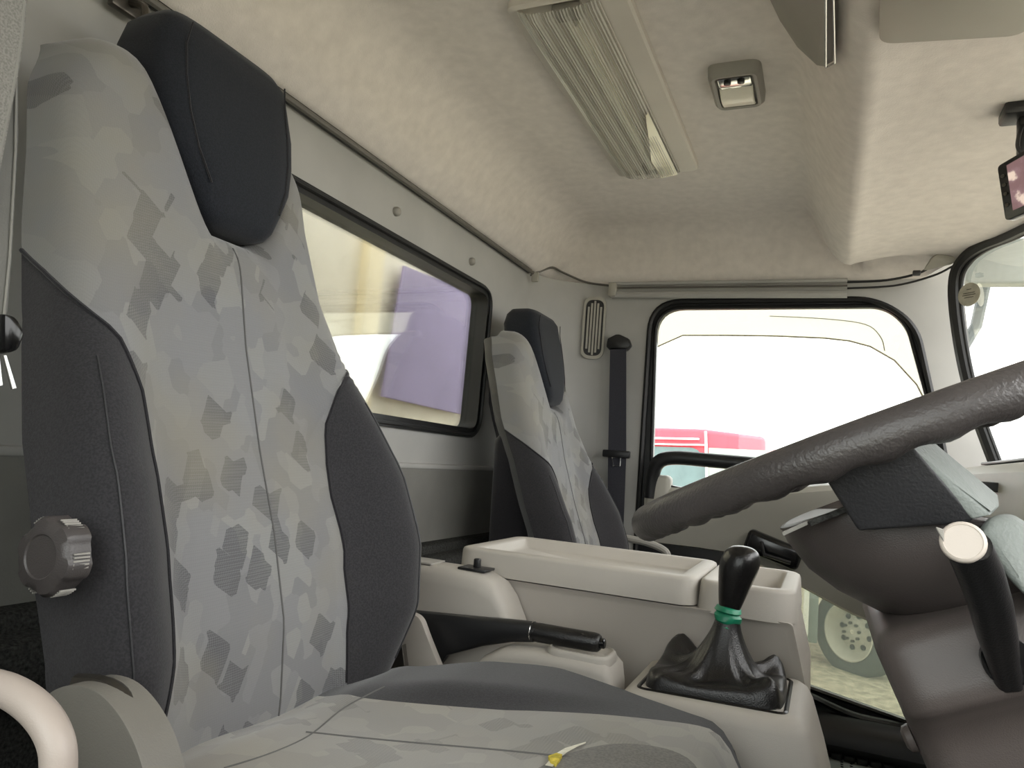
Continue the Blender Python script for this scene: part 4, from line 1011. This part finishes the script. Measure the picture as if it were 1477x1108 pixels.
# perforated step plate by the passenger door
sp = thing('step_plate', 'pale metal step plate with rows of small holes by the door', 'step plate', (.05, 2.0, FLOOR))
spm = plastic('step_metal', (170, 178, 172), .45, .04, .1, 400, .5, 9, 0, .3)
box('plate', (.13, 2.0, FLOOR+.012), (.44, .32, .022), spm, sp, bev=.003)
bm = bmesh.new()
for i in range(16):
    for j in range(10):
        if (i % 3) == 2: continue
        bmesh.ops.create_circle(bm, cap_ends=True, segments=8, radius=.0042, matrix=Matrix.Translation((-.07+i*.022, 2.135-j*.016 + (i % 3)*.002, FLOOR+.0235)))
tag(frombm('hole', bm, 'gloss', sp, False), kind='stuff')
bm = bmesh.new()
for k in range(24): bm_box(bm, (-.4+.03*k, 2.15, FLOOR+.03), (.026, .016, .02), Matrix.Rotation(.2, 3, 'X'), .005, 2)
tag(frombm('scallop_strip', bm, 'rubber', sp), 'scalloped black rubber edge')
# sticker on the windscreen corner
st = thing('sticker', 'small round grey inspection sticker in the windscreen corner', 'sticker', at(1396, 424, 'y', 2.03))
sp_ = Vector(at(1398, 425, 'y', 2.02)); sn = (Vector((-.72, -.69, .0))).normalized()
lathe('disc', sp_, sn, [(0, .029), (.0008, .029), (.0009, .027)], plastic('sticker_paper', (176, 172, 156), .6, .08, 0, 100, .3, 60), st, 28)
su = Vector((0, 0, 1)) - sn*sn.z; su.normalize(); st_ = su.cross(sn)
for k, (w_, h_) in enumerate([(.012, .013), (.030, .004), (.034, -.001), (.024, -.007)]):
    c = sp_ + su*h_ + sn*.0012
    prism('print_line', [c - st_*w_/2 - su*.0009, c + st_*w_/2 - su*.0009, c + st_*w_/2 + su*.0009, c - st_*w_/2 + su*.0009], sn*.0003, 'steel', st)

# ================================================================== OUTSIDE
ms = tube('mirror_stay', [(.36, 2.30, 1.66), (.44, 2.42, 1.60), at(1424, 395, 'y', 2.5), at(1408, 470, 'y', 2.5), at(1390, 500, 'y', 2.5), at(1375, 560, 'y', 2.5)], .016, plastic('stay_paint', (140, 148, 148), .5, .06, .2), None, 10)
tag(ms, 'grey mirror stay outside the windscreen corner', 'mirror stay')
wv_ = thing('rain_visor', 'cream translucent rain visor over the top of the door window', 'rain visor', (-.13, 2.26, 1.28))
rows = []
edgep = [(938, 505), (958, 496), (985, 484), (1050, 484), (1120, 485), (1190, 488), (1225, 492), (1255, 500), (1290, 520), (1322, 555), (1340, 590)]
for px, py in edgep:
    b = at(px, py, 'y', 2.29); tpz = 1.40 if px < 1260 else 1.40 - (px-1260)*.0008
    a = Vector((b.x, 2.245, max(tpz, b.z+.02)))
    rows.append([a, a.lerp(b, .5)+Vector((0, .008, 0)), b])
n3 = 3; v = [p for r in rows for p in r]
obj_a('shade', v, [(i*3+j, i*3+j+1, i*3+4+j, i*3+3+j) for i in range(len(rows)-1) for j in range(2)], 'visor', wv_, True, 60)
tube('rib', smoothpath([at(1110, 456, 'y', 2.285), at(1190, 460, 'y', 2.285), at(1248, 468, 'y', 2.285), at(1270, 486, 'y', 2.285), at(1276, 506, 'y', 2.29)], 5), .0014, plastic('visor_rib', (150, 140, 120), .4, .03, 0), wv_, 6)
tube('edge', [r[2] for r in rows], .0025, plastic('visor_edge', (150, 140, 120), .4, .03, 0), wv_, 6)
rv = thing('roof_visor', 'pale grey outside shade panel past the windscreen top corner', 'roof visor', (.45, 2.3, 1.4))
pv = [at(1392, 405, 'y', 2.32), at(1402, 409, 'y', 2.32), at(1500, 409, 'y', 2.32), at(1560, 400, 'y', 2.32), at(1560, 340, 'y', 2.32), at(1392, 345, 'y', 2.32)]
prism('shade', pv, (0, .05, 0), plastic('visor_plastic', (176, 184, 178), .5, .04, 0), rv, .008, 3)
box('bracket', (pv[0].x+.02, 2.28, pv[5].z-.03), (.05, .16, .02), 'greyplastic', rv)
# body of the lorry seen through the rear window
bw = thing('cargo_body', 'cream cargo body front wall seen through the rear window', 'cargo body', (-1.45, 1.2, -.3))
box('front_panel', (-1.46, 1.5, .95), (.06, 3.4, 2.2), plastic('cream_paint', (226, 218, 196), .5, .03, 0), bw, bev=.01)
box('post', (-1.415, at(541, 400, 'x', -1.40).y, .95), (.04, .09, 2.2), plastic('cream_post', (236, 222, 184), .5, .03, 0), bw, bev=.006)
lp = [at(580, 383, 'x', -1.40), at(548, 572, 'x', -1.40), at(672, 600, 'x', -1.40), at(702, 432, 'x', -1.40)]
tag(prism('sheet', lp, (.012, 0, 0), plastic('lavender_sheet', (152, 140, 172), .5, .05, 0, 100, .4, 3), bw, .003, 1), 'lavender blue sheet')
# red lorry cab and pale vehicles beyond the door window
def RP(px, py, y): return at(px, py, 'y', y)
rt_ = thing('red_truck', 'red lorry cab parked beyond the passenger window', 'truck', RP(1020, 900, 8))
redm = plastic('red_paint', (196, 62, 78), .3, .03, 0)
YR = 8.0
hull('cab', [RP(860, 614, YR), RP(1010, 618, YR), RP(1104, 630, YR), RP(1106, 900, YR), RP(860, 900, YR)] + [RP(860, 614, YR)+Vector((0, 1.6, 0)), RP(1104, 630, YR)+Vector((0, 1.6, 0)), RP(1106, 900, YR)+Vector((0, 1.6, 0)), RP(860, 900, YR)+Vector((0, 1.6, 0))], redm, rt_, .05, 3)
prism('window', roundpoly([RP(870, 642, YR-.03), RP(1008, 646, YR-.03), RP(1018, 672, YR-.03), RP(1016, 720, YR-.03), RP(870, 720, YR-.03)], .1, 4), (0, .04, 0), plastic('truck_glass', (90, 110, 112), .15, .05, 0), rt_)
prism('side_panel', [RP(1022, 646, YR-.02), RP(1105, 650, YR-.02), RP(1105, 720, YR-.02), RP(1022, 720, YR-.02)], (0, .04, 0), plastic('truck_panel', (150, 165, 155), .5, .05, 0), rt_)
for z_ in ((612, 616), (632, 634)): pass
prism('white_stripe', [RP(870, 629, YR-.06), RP(1008, 632, YR-.06), RP(1008, 634.5, YR-.06), RP(870, 632, YR-.06)], (0, .04, 0), plastic('stripe', (235, 230, 228), .5, .02, 0), rt_)
prism('white_stripe', [RP(870, 638, YR-.06), RP(1016, 641, YR-.06), RP(1016, 643, YR-.06), RP(870, 640, YR-.06)], (0, .04, 0), plastic('stripe2', (235, 230, 228), .5, .02, 0), rt_)
prism('door_post', [RP(1016, 622, YR-.07), RP(1019, 622, YR-.07), RP(1022, 720, YR-.07), RP(1018, 720, YR-.07)], (0, .04, 0), plastic('post_white', (240, 238, 235), .5, .02, 0), rt_)
wt = thing('white_truck', 'pale white box truck far beyond the passenger window', 'truck', RP(1260, 900, 14))
hull('box_body', [RP(1160, 562, 14), RP(1420, 572, 14), RP(1420, 900, 14), RP(1160, 900, 14)] + [RP(1160, 562, 14)+Vector((0, 2.3, 0)), RP(1420, 572, 14)+Vector((0, 2.3, 0)), RP(1420, 900, 14)+Vector((0, 2.3, 0)), RP(1160, 900, 14)+Vector((0, 2.3, 0))], plastic('white_paint', (235, 236, 236), .5, .02, 0), wt, .04, 2)
for px in (1180, 1250, 1320): prism('body_rib', [RP(px, 566, 13.96), RP(px+2.5, 566, 13.96), RP(px+2.5, 760, 13.96), RP(px, 760, 13.96)], (0, .05, 0), plastic('rib_grey', (150, 152, 150), .5, .02, 0), wt)
# wheel of the neighbouring lorry, seen through the low door window
nt = thing('neighbour_truck', 'parked lorry chassis whose wheel shows through the low door window', 'truck', (1.0, 7.0, -1.05))
YW = 8.0
wc_ = RP(1224, 912, YW); tyr = plastic('tyre_rubber', (84, 90, 87), .8, .08, .3, 60, .2, 20)
ay = Vector((-.64, -.77, 0)).normalized()
def W_(h, r): return (h, r)
RT = .42
lathe('tyre', wc_ + -ay*.0, ay, [(-.26, .25), (-.26, RT-.04), (-.23, RT), (-.03, RT), (.0, RT-.03), (.01, RT-.08), (.005, .28), (-.02, .265), (-.1, .25)], tyr, nt, 48, None, 40, False)
rimm = plastic('rim_paint', (205, 202, 190), .4, .05, 0, 100, .5, 30)
lathe('wheel_rim', wc_, ay, [(-.01, .27), (.012, .275), (.016, .265), (.004, .25), (-.03, .24), (-.05, .222), (-.10, .21), (-.115, .19), (-.10, .13), (-.06, .10), (-.05, .02)], rimm, nt, 48, None, 40, False)
uu = Vector((0, 0, 1)); tt = uu.cross(ay)
for k in range(8):
    a = 2*pi*k/8 + .2
    c = wc_ - ay*.10 + (uu*math.cos(a) + tt*math.sin(a))*.155
    lathe('hand_hole', c, ay, [(-.01, .026), (.006, .026), (.007, .001)], 'rubber', nt, 12)
    c = wc_ - ay*.055 + (uu*math.cos(a+.4) + tt*math.sin(a+.4))*.085
    lathe('wheel_nut', c, ay, [(0, .014), (.03, .014), (.032, .001)], 'steel', nt, 6)
box('chassis', wc_ + Vector((.5, .75, .72)), (2.4, .7, .7), plastic('chassis_paint', (150, 160, 150), .7, .05, 0), nt, bev=.03)
box('mud_guard', RP(1172, 890, YW), (.10, .4, .42), plastic('guard_paint', (120, 130, 125), .7, .06, 0), nt, bev=.01)
box('guard_post', RP(1163, 870, YW-.25), (.05, .05, .62), plastic('guard_white', (240, 240, 235), .5, .02, 0), nt, bev=.005)
